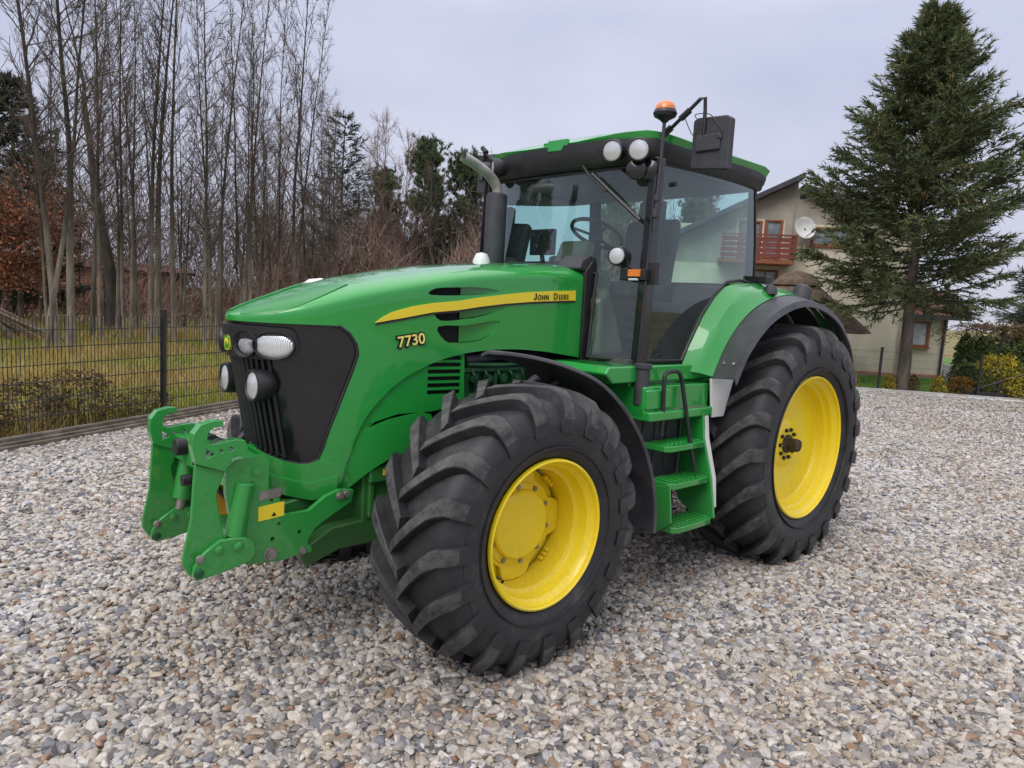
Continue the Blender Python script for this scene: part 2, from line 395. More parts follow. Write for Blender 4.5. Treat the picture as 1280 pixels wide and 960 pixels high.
# grille
GB = [(3.60, 1.008), (3.653, 1.002), (3.72, 1.012), (3.79, 1.030), (3.86, 1.046), (3.95, 1.066), (4.0292, 1.08)]
mb = MB(); sheet(mb, SCREEN+GB+[(4.0292, 1.733)], side_fn(-.014), .045)
grille = orient(mb.build('grille', 'blackgloss', T, mirror=True, weld=True, sharp=60), (1, 0, 0))
mb = MB()
rim = [hood_pt(a, b, -.004) for a, b in [(3.40, 1.728)]+SCREEN+GB[:-1]]
mb.tube(rim, .009, 6); mb.build('grille_seal', 'black', grille, mirror=True)
mb = MB()
for k in range(8):
    s = 3.735+k*.04
    zb = lerp_tab(GB, s)
    pts = [hood_pt(s, zb+.02+(1.55-zb)*j/8, -.004) for j in range(9)]
    mb.tube(pts, .011, 6)
mb.build('grille_bars', 'black', grille, mirror=True)
mb = MB(); sheet(mb, [(4.0292, 1.715), (3.80, 1.713), (3.60, 1.708), (3.572, 1.690), (3.566, 1.63), (3.575, 1.585), (3.60, 1.558), (3.65, 1.550), (3.85, 1.550), (4.0292, 1.550)], side_fn(.022), .035)
cluster = solid(orient(mb.build('lamp_cluster', 'black', T, mirror=True, weld=True, sharp=60), (1, 0, 0)), .03)
def hood_normal(s, z):
    a = Vector(hood_pt(s, z, 0)); b = Vector(hood_pt(s, z, .1)); return (b-a).normalized()
for sg in (1, -1):
    for kind, s, z, ra, rb in (('round', 3.847, 1.625, .060, .060), ('oval', 3.683, 1.625, .098, .066)):
        n = hood_normal(s, z); p = Vector(hood_pt(s, z, .026)); n.y *= sg; p.y *= sg
        t = Vector((0, 0, 1)).cross(n).normalized(); u = n.cross(t)
        M = Matrix((t*ra, u*rb, n*.06)).transposed().to_4x4(); M.translation = p
        deep = kind == 'round'
        m1 = MB(); m1.lathe([(.90, -.05), (1.0, .10), (1.10, .22), (1.16, .12), (1.16, -.5)] if deep else [(.98, -.1), (1.0, .12), (1.05, .16), (1.09, .10), (1.09, -.3)], (0, 0, 0), (0, 0, 1), 36)
        h = m1.build('headlight', 'black', cluster); h.data.transform(M)
        m2 = MB(); m2.lathe([(.0001, .10), (.3, .09), (.6, .05), (.85, -.02), (.97, -.12)] if not deep else [(.0001, .02), (.4, .0), (.65, -.05), (.86, -.16)], (0, 0, 0), (0, 0, 1), 36)
        l = m2.build('lens', 'lensgrey' if deep else 'lens', h); l.data.transform(M)
    m1 = MB(); c = Vector((3.975, .18*sg, 1.418)); d = Vector((1, .04*sg, .02)).normalized()
    m1.lathe([(.066, -.004), (.072, .006), (.080, .004), (.084, -.02), (.082, -.06), (.062, -.10), (.02, -.13), (.0001, -.135)], c, d, 32)
    m1.tube([c-d*.14, c-d*.2], .02, 8)
    w = m1.build('work_lamp', 'black', T)
    m2 = MB(); m2.lathe([(.0001, .010), (.03, .008), (.067, -.003)], c, d, 32); m2.build('lens', 'lens', w)
# badge on the nose: rounded shield with a leaping deer
mb = MB(); bc = (4.058, 0, 1.632)
def sup(a, b, n=24, e=3.2): return [(a*abs(math.cos(t))**(2/e)*(1 if math.cos(t) > 0 else -1), b*abs(math.sin(t))**(2/e)*(1 if math.sin(t) > 0 else -1)) for t in [2*math.pi*k/n for k in range(n)]]
mb.use('decalyellow').prism([(y, 1.632+z) for y, z in sup(.037, .050)], 'x', 4.020, 4.034)
mb.use('green').prism([(y, 1.632+z) for y, z in sup(.032, .045)], 'x', 4.022, 4.0355)
deer = [(-.030, -.010), (-.022, .008), (-.006, .012), (.008, .006), (.016, .022), (.010, .034), (.016, .036), (.021, .026), (.030, .024), (.024, .016), (.022, .002), (.030, -.012), (.026, -.014), (.014, -.004), (.020, -.020), (.015, -.021), (.006, -.006), (-.010, -.006), (-.026, -.030), (-.030, -.028), (-.020, -.006)]
mb.use('decalyellow').prism([(y*.85, 1.632+z*.95) for y, z in deer], 'x', 4.024, 4.037)
mb.build('badge', None, cluster)

# lower flanks of the bonnet, nose lip
pan = [p for p in ARCS if p[0] > 2.822]+[(2.822, 1.590), (2.822, 1.601), (2.808, 1.32), (2.900, 1.28), (2.994, 1.264), (3.131, 1.262), (3.253, 1.224), (3.334, 1.16), (3.42, 1.02), (3.462, .94)]
pan = [(p[0]+.012, p[1]+.015) if p in ARCS else p for p in pan]
slots = []
for k in range(6):
    z = 1.362+k*.039
    slots.append([(3.012, z), (2.842, z-.003), (2.842, z+.020), (3.012, z+.023)])
mb = MB(); sheet(mb, pan, side_fn(-.018), .035, slots)
pl = solid(orient(mb.build('bonnet_lower_panel', 'green', T), (0, 1, 0)), .012)
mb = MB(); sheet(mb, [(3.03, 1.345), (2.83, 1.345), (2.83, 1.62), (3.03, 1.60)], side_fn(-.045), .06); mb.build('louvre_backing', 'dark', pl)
mb = MB(); sheet(mb, pan, lambda s, z: (lambda p: (p[0], -p[1], p[2]))(hood_pt(s, z, -.018)), .05)
solid(orient(mb.build('bonnet_lower_panel', 'green', T), (0, -1, 0)), .012)
mb = MB(); sheet(mb, smoothpoly([(3.53, .83), (3.47, .95), (3.40, 1.08), (3.33, 1.17), (3.253, 1.208), (3.131, 1.246), (2.994, 1.25), (2.987, 1.06), (3.125, 1.035), (3.32, .945), (3.45, .86)], 3), side_fn(-.010), .04)
for sg in (1, -1):
    m2 = MB(); m2.v = [(x, y*sg, z) for x, y, z in mb.v]; m2.f = mb.f; m2.mi = mb.mi; solid(orient(m2.build('front_flank_panel', 'green', T), (0, sg, 0)), .012)
mb = MB(); sheet(mb, [(3.445, .985), (3.50, 1.015), (3.558, 1.028)]+GB+[(4.0292, .93), (3.95, .905), (3.8, .862), (3.70, .838), (3.616, .830), (3.53, .838), (3.475, .90)], side_fn(.016), .04)
solid(orient(mb.build('nose_lip', 'green', T, mirror=True, weld=True), (1, 0, 0)), .03)
mb = MB(); sheet(mb, [(3.48, .945), (3.62, .905), (3.8, .935), (4.0292, 1.0), (4.0292, .91), (3.8, .842), (3.616, .812), (3.50, .84)], side_fn(.027), .05)
solid(orient(mb.build('nose_lip_step', 'green', T, mirror=True, weld=True), (1, 0, 0)), .02)

# chassis, engine, axle
mb = MB()
mb.use('dark').bx((1.9, -.30, 1.0), (3.42, .30, 1.62)); mb.bx((3.3, -.24, .95), (3.60, .24, 1.60))
mb.use('greendark').bx((2.0, -.36, .98), (2.80, .36, 1.30)); mb.bx((2.25, -.33, 1.3), (2.78, .335, 1.50))
mb.build('engine', None, T, bevel=.012)
mb = MB()
for k in range(6): mb.box((2.74-k*.075, .345, 1.405), (.034, .03, .12))
mb.bx((2.28, .33, 1.475), (2.78, .375, 1.500)); mb.bx((2.28, .33, 1.325), (2.78, .365, 1.345))
for k in range(4): mb.cyl((2.70-k*.12, .33, 1.43), (0, 1, 0), .026, .05, 12)
mb.tube([(2.62, .40, 1.33), (2.70, .43, 1.30), (2.78, .42, 1.31)], .045, 12)
mb.tube([(2.30, .38, 1.52), (2.5, .39, 1.515), (2.76, .38, 1.52)], .014, 8)
for k in range(5): mb.tube([(2.72-k*.1, .36, 1.50), (2.72-k*.1, .40, 1.46), (2.69-k*.1, .39, 1.40), (2.68-k*.1, .36, 1.36)], .008, 6)
mb.bx((2.2, .30, 1.3), (2.42, .40, 1.40))
mb.build('engine_fittings', 'greendark', T, bevel=.004)
mb = MB(); mb.tube([(2.20, .50, 1.46), (2.34, .52, 1.44), (2.46, .54, 1.38), (2.52, .55, 1.28), (2.53, .55, 1.18)], .022, 10); mb.tube([(2.52, .55, 1.29), (2.535, .55, 1.20)], .034, 12)
mb.tube([(2.74, .33, 1.54), (2.5, .35, 1.57), (2.2, .34, 1.55)], .03, 10)
mb.build('hose', 'grey', T)
mb = MB()
mb.bx((2.95, -.20, .62), (3.75, .20, .96))                       # bolster
mb.prism([(3.72, .50), (3.85, .60), (3.85, .80), (3.30, .90), (2.9, .90), (2.9, .60), (3.2, .53)], 'y', -.24, .24)
mb.prism([(3.78, .56), (3.60, .66), (3.30, .68), (3.02, .60), (2.98, .46), (3.10, .46), (3.30, .53), (3.55, .53), (3.74, .47)], 'y', .24, .34)
mb.bx((3.02, .22, .66), (3.42, .34, 1.02)); mb.bx((3.20, .30, .88), (3.40, .38, .98))
for k in range(3): mb.bx((3.05+k*.15, .33, .68), (3.09+k*.15, .36, 1.0))
mb.cyl((2.86, -.72, .735), (0, 1, 0), .13, 1.44, 20)              # axle beam
mb.bx((2.72, -.5, .60), (3.0, .5, .86))
for s in (1, -1):
    mb.cyl((2.86, s*.60, .735), (0, s, 0), .20, .26, 24)
    mb.tube([(2.86, s*.62, .45), (2.86, s*.62, 1.02)], .085, 14)
mb.bx((.5, -.28, .62), (2.9, .28, 1.1))
mb.build('front_axle', 'greenlow', T, bevel=.014)
mb = MB(); mb.bx((3.22, .380, .92), (3.32, .383, .955)); mb.build('warning_plate', 'decalyellow', T)
mb = MB(); mb.bx((3.12, .36, .78), (3.22, .385, .85)); mb.build('side_reflector', 'orangebox', T, bevel=.004)
mb = MB(); mb.bx((-.45, -.33, .55), (1.9, .33, 1.25)); mb.bx((-.35, -.42, .70), (.35, .42, 1.15)); mb.cyl((0, -.95, .904), (0, 1, 0), .13, 1.9, 24); mb.cyl((0, -.65, .904), (0, 1, 0), .21, 1.3, 24)
mb.bx((-.62, -.30, .95), (-.35, .30, 1.35)); mb.bx((-1.0, -.03, .45), (-.45, .03, .52))
for s in (1, -1): mb.tube([(-.4, s*.35, .62), (-1.15, s*.42, .58)], .035, 8); mb.tube([(-.5, s*.30, 1.38), (-.95, s*.40, 1.30), (-.98, s*.41, .60)], .03, 8)
mb.build('rear_axle_housing', 'greenlow', T, bevel=.015)

# wheels
def cylp(r, th, y): return (r*math.cos(th), y, r*math.sin(th))
def make_tyre(R_, H, rim_r, rim_y, nl, load, dth, name, parent, lw):
    mb = MB().use('rubber').use('lugtop').use('rubber'); tb = R_-.064
    prof = [(rim_r-.03, rim_y-.05), (rim_r+.004, rim_y-.015), (rim_r+.020, rim_y+.004), (rim_r+.05, rim_y+.022), (rim_r+.10, H*.985), ((rim_r+tb)/2+.01, H), (tb-.10, H*.985), (tb-.055, H*.93), (tb-.022, H*.84), (tb-.004, H*.68), (tb+.003, H*.4), (tb+.006, 0)]
    prof = prof+[(r, -y) for r, y in prof[-2::-1]]
    mb.lathe(prof, (0, 0, 0), (0, 1, 0), 120)
    pitch = 2*math.pi/nl; NS = 12
    for side in (1, -1):
        for k in range(nl):
            th0 = pitch*(k+(.5 if side < 0 else 0)); secs = []; tops = []
            for j in range(NS+1):
                t = j/NS
                y = -.025+(H*.84+.025)*min(1, t/.80)**.95
                th = th0+dth*(min(1, t/.82)**.88)+ .02*max(0, t-.82)
                rt = R_-.010*(y/(H*.75))**2; rb = tb-.012
                hw = lw*(.60+.38*t)
                if t > .70:
                    q = (t-.70)/.30
                    y = H*(.735+.245*math.sin(min(1, q*1.0)*math.pi/2)+.05*q); rt = R_-.010-.145*q**1.6; rb = min(rb, tb-.02-.14*q**1.2)
                    hw = lw*(.87+.22*q)
                secs.append((y, th, hw, rt, rb))
            vs = []; fs = []
            for (y, th, hw, rt, rb) in secs:
                a = hw/R_
                for aa, rr in ((-a*1.14, rb), (-a, rt-.004), (-a*.86, rt), (a*.86, rt), (a, rt-.004), (a*1.14, rb)): vs.append(cylp(rr, th+aa, y*side))
            for j in range(NS):
                for c in range(5): tops.append(c == 2); fs.append((j*6+c, j*6+c+1, j*6+6+c+1, j*6+6+c))
            fs += [tuple(range(6))[::-1], tuple(range(NS*6, NS*6+6))]
            n0 = len(mb.mi); mb.use('rubber').add(vs, fs)
            for i_, t_ in enumerate(tops):
                if t_: mb.mi[n0+i_] = 1
    # moulded rings and raised marks on the sidewall
    for sd in (1, -1):
        for rr in (rim_r+.075, tb-.13):
            mb.lathe([(rr-.004, sd*H*.95), (rr-.003, sd*(H*1.0+.001)), (rr+.003, sd*(H*1.0+.001)), (rr+.004, sd*H*.95)], (0, 0, 0), (0, 1, 0), 72)
    mb.v = [(x, y, max(z, -load)) for x, y, z in mb.v]
    return mb.build(name, None, parent, sharp=32)
def front_wheel(y, mir):
    w = empty('front_wheel', (2.86, y, .735)); w.parent = T
    make_tyre(.760, .290, .385, .250, 19, .735, .36, 'tyre', w, .050)
    mb = MB()
    mb.lathe([(.372, .235), (.376, .268), (.384, .276), (.393, .272), (.396, .255), (.385, .235), (.372, .232)], seg=64)
    mb.lathe([(.374, .25), (.362, .225), (.350, .215), (.345, .17), (.338, .155), (.318, .145), (.312, .05), (.312, -.06), (.338, -.12), (.36, -.24)], seg=64)
    mb.build('rim', 'yellow', w, sharp=30)
    m3 = MB(); m3.tube([cylp(.342, -1.0, .10), cylp(.300, -1.0, .125)], .007, 8); m3.build('valve', 'dark', w)
    mb = MB()                                                     # lobed wheel disc bolted inside the rim
    lob = []
    for k in range(96):
        a = 2*math.pi*k/96; lob.append((.272+.040*max(-.6, min(1, 2.2*math.cos(8*a/2*1.0))), a))
    n = 96; vs = []
    for yy, sc in ((.016, 1), (.034, .985)):
        for r_, a in lob: vs.append(cylp(r_*sc, a, yy))
    fs = [(i, (i+1) % n, n+(i+1) % n, n+i) for i in range(n)]+[tuple(range(n, 2*n)), tuple(range(n))[::-1]]
    mb.add(vs, fs)
    for k in range(4):
        a = 2*math.pi*k/4+.785
        for da in (-.10, .0, .10): mb.use('yellow').hexbolt(cylp(.292, a+da, .030), (0, 1, 0), .012, .022)
    mb.lathe([(.30, .0), (.22, .01), (.20, .03)], seg=48)
    mb.build('wheel_disc', 'yellow', w, sharp=30)
    mb = MB(); mb.use('yellow').lathe([(.225, .030), (.222, .042), (.208, .046), (.190, .048), (.187, .066), (.176, .074), (.150, .076), (.0001, .079)], seg=56)
    mb.use('bolt')
    for k in range(10):
        a = 2*math.pi*k/10+.2; mb.cyl(cylp(.207, a, .040), (0, 1, 0), .013, .018, 6)
    mb.build('hub', None, w, sharp=30)
    if mir: w.scale = (1, -1, 1)
    return w
front_wheel(.955, False); front_wheel(-.955, True)
def rear_wheel(y, mir):
    w = empty('rear_wheel', (0, y, .904)); w.parent = T
    make_tyre(.950, .325, .545, .270, 21, .904, .34, 'tyre', w, .056)
    mb = MB()
    mb.lathe([(.535, .24), (.540, .282), (.548, .291), (.558, .287), (.561, .27), (.55, .245), (.535, .24)], seg=80)
    mb.lathe([(.538, .262), (.520, .240), (.508, .232), (.503, .196), (.494, .186), (.482, .180), (.476, .130), (.470, .118), (.462, .112), (.452, .110), (.40, .112), (.30, .100), (.20, .088), (.175, .098), (.160, .104), (.0001, .104)], seg=80)
    mb.lathe([(.47, .12), (.47, -.05), (.49, -.2), (.53, -.27)], seg=64)
    mb.build('rim', 'yellow', w, sharp=28)
    mb = MB()
    MT.setdefault('rust', mat('rusty_steel', (.035, .024, .018), (.10, .07, .05), 25, .6, metal=.5)); mb.use('rust').lathe([(.075, .10), (.072, .122), (.060, .126), (.052, .128), (.050, .20), (.044, .208), (.0001, .208)], seg=28)
    mb.use('dark')
    for k in range(10):
        a = 2*math.pi*k/10; mb.cyl(cylp(.115, a, .098), (0, 1, 0), .016, .022, 6)
    mb.use('bolt')
    for k in range(10):
        a = 2*math.pi*k/10; mb.cyl(cylp(.115, a, .118), (0, 1, 0), .008, .014, 8)
    mb.build('axle_hub', None, w, sharp=30)
    if mir: w.scale = (1, -1, 1)
rear_wheel(.933, False); rear_wheel(-.933, True)

# front mudguards
FR = [(-12, .985), (0, .955), (20, .905), (40, .872), (60, .868), (80, .890), (97, .915)]
def ffn(a, y):
    r = smooth_tab(FR, a)-.03*max(0, (abs(y-.97)-.17)/.08)**2
    th = R(180-a); return (2.86-r*math.cos(R(a)), y, .735+r*math.sin(R(a)))
def fender_sheet(mb, y0, y1, fn, a0=-10, a1=96, na=44, ny=8):
    def yo(a): return y1-.40*max(0, (a-48)/48)**1.7
    vs = [fn(a0+(a1-a0)*i/na, y0+(yo(a0+(a1-a0)*i/na)-y0)*j/ny) for i in range(na+1) for j in range(ny+1)]
    fs = [(i*(ny+1)+j, i*(ny+1)+j+1, (i+1)*(ny+1)+j+1, (i+1)*(ny+1)+j) for i in range(na) for j in range(ny)]
    mb.add(vs, fs)
for sg in (1, -1):
    mb = MB(); fender_sheet(mb, .72, 1.22, ffn)
    if sg < 0: mb.v = [(x, -y, z) for x, y, z in mb.v]
    o = solid(orient(mb.build('front_mudguard', 'fender', T), (-1, 0, 1)), .022, split=False)
    b = o.modifiers.new('bevel', 'BEVEL'); b.width = .006; b.segments = 2; b.limit_method = 'ANGLE'; b.harden_normals = True
    m2 = MB(); m2.tube([(2.86, sg*.66, 1.0), (2.5, sg*.74, 1.40), (2.42, sg*.80, 1.46)], .03, 8); m2.tube([(2.86, sg*.66, 1.0), (2.2, sg*.8, 1.12), (2.08, sg*.85, 1.12)], .03, 8)
    m2.build('mudguard_bracket', 'black', o)

# cab base, rear mudguards
GI = smoothpoly([(1.25, .83, 1.50), (1.14, .83, 1.70), (1.03, .83, 1.87), (.90, .83, 2.01), (.74, .83, 2.105), (.50, .83, 2.135), (.10, .82, 2.14), (-.35, .80, 2.09), (-.78, .80, 1.94), (-1.12, .80, 1.66)], 4, False)
GC = smoothpoly([(1.16, .93, 1.49), (1.07, .93, 1.70), (.95, .93, 1.86), (.80, .93, 1.99), (.60, .93, 2.075), (.34, .92, 2.105), (.0, .91, 2.11), (-.40, .90, 2.06), (-.78, .90, 1.90), (-1.08, .90, 1.64)], 4, False)
GO = smoothpoly([(1.10, 1.0, 1.47), (.98, 1.0, 1.67), (.81, 1.0, 1.84), (.60, 1.0, 1.965), (.32, 1.0, 2.05), (.02, 1.0, 2.075), (-.28, 1.0, 2.045), (-.56, 1.0, 1.955), (-.82, 1.0, 1.80), (-.98, 1.0, 1.62)], 4, False)
GL = smoothpoly([(1.18, 1.215, 1.49), (1.06, 1.215, 1.68), (.87, 1.215, 1.85), (.63, 1.21, 1.965), (.30, 1.20, 2.035), (-.03, 1.195, 2.015), (-.36, 1.185, 1.92), (-.60, 1.175, 1.77), (-.70, 1.17, 1.68), (-.75, 1.17, 1.60)], 4, False)
GD = [(x+(-.012 if x > .2 else 0), y+.012, z-.045) for x, y, z in GL]
def ruled(mb, A, B, n=4):
    m = len(A); vs = [tuple(A[i][k]+(B[i][k]-A[i][k])*j/n for k in range(3)) for i in range(m) for j in range(n+1)]
    return mb.add(vs, [(i*(n+1)+j, i*(n+1)+j+1, (i+1)*(n+1)+j+1, (i+1)*(n+1)+j) for i in range(m-1) for j in range(n)])
def flip_y(mb): mb.v = [(x, -y, z) for x, y, z in mb.v]; return mb
for sg in (1, -1):
    mb = MB(); ruled(mb, GI, GC); ruled(mb, GC, GO)
    if sg < 0: flip_y(mb)
    rf = solid(orient(mb.build('rear_mudguard', 'green', T, weld=True, sharp=25), (1, 0, 2)), .02)
    mb = MB(); ruled(mb, GO, GL, 6); ruled(mb, GL, GD, 2)
    mb.v = [(x, y, z-.006) for x, y, z in mb.v]
    if sg < 0: flip_y(mb)
    solid(orient(mb.build('mudguard_extension', 'fender', rf, weld=True, sharp=45), (1, 0, 2)), .014)
    for t in (.30, .74):
        mb = MB(); i = 2; p = [GO[i][k]+(GL[i][k]-GO[i][k])*t for k in range(3)]; mb.cyl((p[0]-.004, p[1]*sg, p[2]), (.85, 0, .5), .010, .012, 10); mb.build('bolt', 'bolt', rf)
    mb = MB(); mb.lathe([(.0001, .05), (.03, .045), (.05, .02), (.055, -.02)], (.36, sg*.965, 2.085), (0, 0, 1), 20); mb.build('rubber_cap', 'grey', rf)
    mb = MB(); mb.lathe([(.0001, .06), (.045, .055), (.07, .03), (.075, -.06), (.06, -.10)], (-.14, sg*.97, 2.10), (-.5, 0, 1), 20); mb.build('fender_lamp', 'grey', rf)
    mb = MB(); ruled(mb, [(x, y*sg, z-.03) for x, y, z in GI], [(x, .57*sg, z-.03) for x, y, z in GI], 2); mb.prism([(1.24, 1.48), (1.10, 1.72), (.98, 1.90), (.74, 2.07), (.3, 2.10), (-.1, 2.09), (-.45, 2.035), (-.80, 1.93), (-1.15, 1.66), (-1.32, 1.58), (-1.32, 1.2), (1.24, 1.2)], 'y', sg*.53, sg*.56); mb.build('inner_wall', 'dark', rf)
mb = MB()
mb.prism([(.95, 1.438), (2.02, 1.438), (2.10, 1.50), (2.06, 1.545), (1.0, 1.545)], 'y', -.885, .885)
mb.bx((.4, -.84, 1.40), (1.8, .84, 1.50))
mb.build('cab_base', 'green', T, bevel=.014)
mb = MB(); mb.prism([(.62, 1.0), (.975, 1.0), (.985, .985), (.985, 0)][0:0] or [(1.055, 1.205), (1.77, 1.205), (1.79, 1.28), (1.79, 1.42), (1.055, 1.42)], 'y', .55, .955)
mb.bx((1.06, .56, 1.198), (1.775, 1.0, 1.262)); mb.bx((1.52, .9, 1.27), (1.78, .972, 1.40))
plat = mb.build('step_platform', 'green', T, bevel=.014)
mb = MB(); mb.bx((1.12, .80, 1.263), (1.5, .985, 1.268)); mb.build('grip_plate', 'steel', plat)
mb = MB(); mb.cyl((1.755, .90, 1.30), (0, 0, 1), .048, .24, 20); mb.cyl((1.755, .90, 1.53), (0, 0, 1), .058, .03, 20); mb.build('pillar_mount', 'grey', T, bevel=.004)
mb = MB(); mb.bx((1.22, .48, .55), (1.80, .84, 1.19))
for k in range(3): mb.bx((1.36+k*.13, .83, .62), (1.375+k*.13, .85, 1.18))
mb.build('fuel_tank', 'grey', T, bevel=.03)
# access steps
stp = empty('access_steps'); stp.parent = T
mb = MB(); mb.prism([(.84, 1.22), (1.0, 1.22), (1.02, 1.05), (1.10, .80), (1.15, .52), (1.02, .47), (.84, .60)], 'x', 1.155, 1.178); mb.build('stringer', 'green', stp, bevel=.006); mb = MB(); mb.prism([(.84, .62), (1.0, .78), (1.10, .80), (1.13, .56), (1.02, .47)], 'x', 1.632, 1.648); mb.build('stringer', 'green', stp, bevel=.006)
mb = MB(); mb.prism([(.80, 1.20), (1.0, 1.20), (1.02, 1.05), (1.10, .78), (1.12, .58), (.80, .62)], 'x', 1.105, 1.150); mb.build('side_trim', 'white', stp, bevel=.004)
for z, y in ((1.02, 1.055), (.785, 1.105), (.51, 1.155)):
    mb = MB(); mb.prism([(1.18, y-.20), (1.18, y-.03), (1.22, y), (1.59, y), (1.632, y-.03), (1.632, y-.20)], 'z', z-.022, z+.018)
    for k in range(8): mb.bx((1.22+k*.05, y-.17, z+.016), (1.235+k*.05, y-.04, z+.028))
    mb.build('tread', 'green', stp, bevel=.006)
mb = MB(); mb.tube(smoothpoly([(1.62, .985, 1.10), (1.625, .985, 1.30), (1.635, .985, 1.46), (1.615, .985, 1.505), (1.56, .985, 1.515), (1.49, .985, 1.51), (1.45, .985, 1.47), (1.42, .99, 1.38), (1.36, 1.03, 1.06), (1.31, 1.06, .84)], 5, False), .014, 10)
mb.build('handrail', 'black', stp)
mb = MB(); mb.prism([(1.10, 1.455), (.80, 1.455), (.90, 1.18), (1.05, 1.18)], 'y', .975, .992); mb.build('splash_plate', 'white', T, bevel=.004)

# cab
cab = empty('cab'); cab.parent = T
def roof_front(y): return 1.80-.20*(abs(y)/.88)**3.0
pl_ = [(.30, -.80), (.27, -.4), (.27, .4), (.30, .80), (.36, .875), (.6, .885), (1.1, .89), (1.42, .88), (1.52, .86)]
fr = [(roof_front(y), y) for y in (.82, .74, .62, .45, .25, 0, -.25, -.45, -.62, -.74, -.82)]
ROOF = pl_+fr+[(x, -y) for x, y in pl_[:3:-1]]
def inset(poly, d):
    cx, cy = 1.03, 0
    return [(cx+(x-cx)*(1-d/.76), cy+(y-cy)*(1-d/.88)) for x, y in poly]
def roof_z(x, y):
    u = min(1, abs(y)/.89); v = abs(x-1.03)/.78; e = max(u, v)
    return 2.985+.075*(1-u**3.0)*(1-min(1, v)**4)+.035*(1-min(1, e)**10)-.05*max(0, (.42-x)/.15)*1.0
mb = MB(); sheet(mb, ROOF, lambda x, y: (x, y, roof_z(x, y)), .07)
o = solid(orient(mb.build('roof', 'green', cab), (0, 0, 1)), .105, split=False); b = o.modifiers.new('bevel', 'BEVEL'); b.width = .03; b.segments = 4; b.harden_normals = True; b.limit_method = 'ANGLE'; b.angle_limit = R(50)
roof = o
mb = MB(); rings = []
for d, z in ((.02, 2.955), (.018, 2.93), (.03, 2.865), (.055, 2.838), (.10, 2.828)):
    rings.append([(x+.040*max(0, min(1, (x-1.4)/.2)), y, z+(.025*max(0, min(1, (x-1.5)/.15)) if z > 2.94 else 0)-(.030*max(0, (x-1.45)/.35) if z < 2.9 else 0)-(.07*max(0, (.42-x)/.15) if z > 2.9 else .015*max(0, (.42-x)/.15))) for x, y in inset(ROOF, d)])
n = len(ROOF); vs = [p for r_ in rings for p in r_]
mb.add(vs, [(j*n+i, j*n+(i+1) % n, (j+1)*n+(i+1) % n, (j+1)*n+i) for j in range(len(rings)-1) for i in range(n)]+[tuple(range((len(rings)-1)*n, len(rings)*n))])
mb.build('roof_band', 'black', cab, sharp=50)
mb = MB(); sheet(mb, inset(ROOF, .12), lambda x, y: (x, y, 2.818-.03*max(0, (x-1.45)/.35)), .2); mb.build('headlining', 'lining', cab)
for sg in (1, -1):
    mb = MB(); mb.prism([(1.595, 2.86), (1.685, 2.86), (1.735, 1.54), (1.635, 1.54)], 'y', sg*.775, sg*.845); mb.build('front_pillar', 'blackgloss', cab, bevel=.015)
    mb = MB(); mb.prism([(.385, 2.85), (.425, 2.85), (.35, 2.10), (.30, 2.10)], 'y', sg*.745, sg*.80); mb.build('rear_pillar', 'black', cab, bevel=.008)
    door = [(1.61, 1.565), (1.585, 2.20), (1.585, 2.835), (1.0, 2.842), (.42, 2.845), (.355, 2.45), (.325, 2.14), (.55, 2.155), (.75, 2.13), (.90, 2.03), (1.04, 1.885), (1.15, 1.715), (1.24, 1.565)]
    mb = MB(); dfn = lambda x, z: (x, sg*(.805+.028*math.sin(math.pi*min(1, max(0, (x-.35)/1.25)))-.02*max(0, z-2.3)), z)
    sheet(mb, door, dfn, .09); dg = mb.build('side_window', 'glass', cab, sharp=None)
    mb = MB(); mb.tube([dfn(*p) for p in resample(door+[door[0]], .08)], .011, 6); mb.build('window_seal', 'black', dg)
WB = [(1.665, .80), (1.76, .70), (1.83, .58), (1.865, .40), (1.875, 0)]
def wsf(y, z):
    t = (z-1.55)/1.3
    a = abs(y)/.80; xb = 1.885-.20*a**3.2; xt = 1.755-.13*a**2.6
    return (xb+(xt-xb)*t, y, z)
ws = [(-.79, 1.57), (-.50, 1.57), (-.49, 2.12), (.49, 2.12), (.50, 1.57), (.79, 1.57), (.785, 2.2), (.78, 2.82), (.4, 2.80), (0, 2.795), (-.4, 2.80), (-.78, 2.82), (-.785, 2.2)]
mb = MB(); sheet(mb, ws, wsf, .08); wsg = mb.build('windscreen', 'glass', cab, sharp=None)
mb = MB(); mb.tube([wsf(*p) for p in resample(ws+[ws[0]], .08)], .011, 6); mb.build('window_seal', 'black', wsg)
mb = MB(); sheet(mb, [(-.745, 2.12), (.745, 2.12), (.745, 2.84), (-.745, 2.84)], lambda y, z: (.33+(z-2.12)*.09, y, z), .2); rg = mb.build('rear_window', 'glass', cab, sharp=None)
mb = MB()
for y in (-.745, .745): mb.tube([(.33, y, 2.12), (.395, y, 2.84)], .014, 6)
mb.tube([(.33, -.745, 2.12), (.33, .745, 2.12)], .02, 6); mb.build('window_seal', 'black', rg)
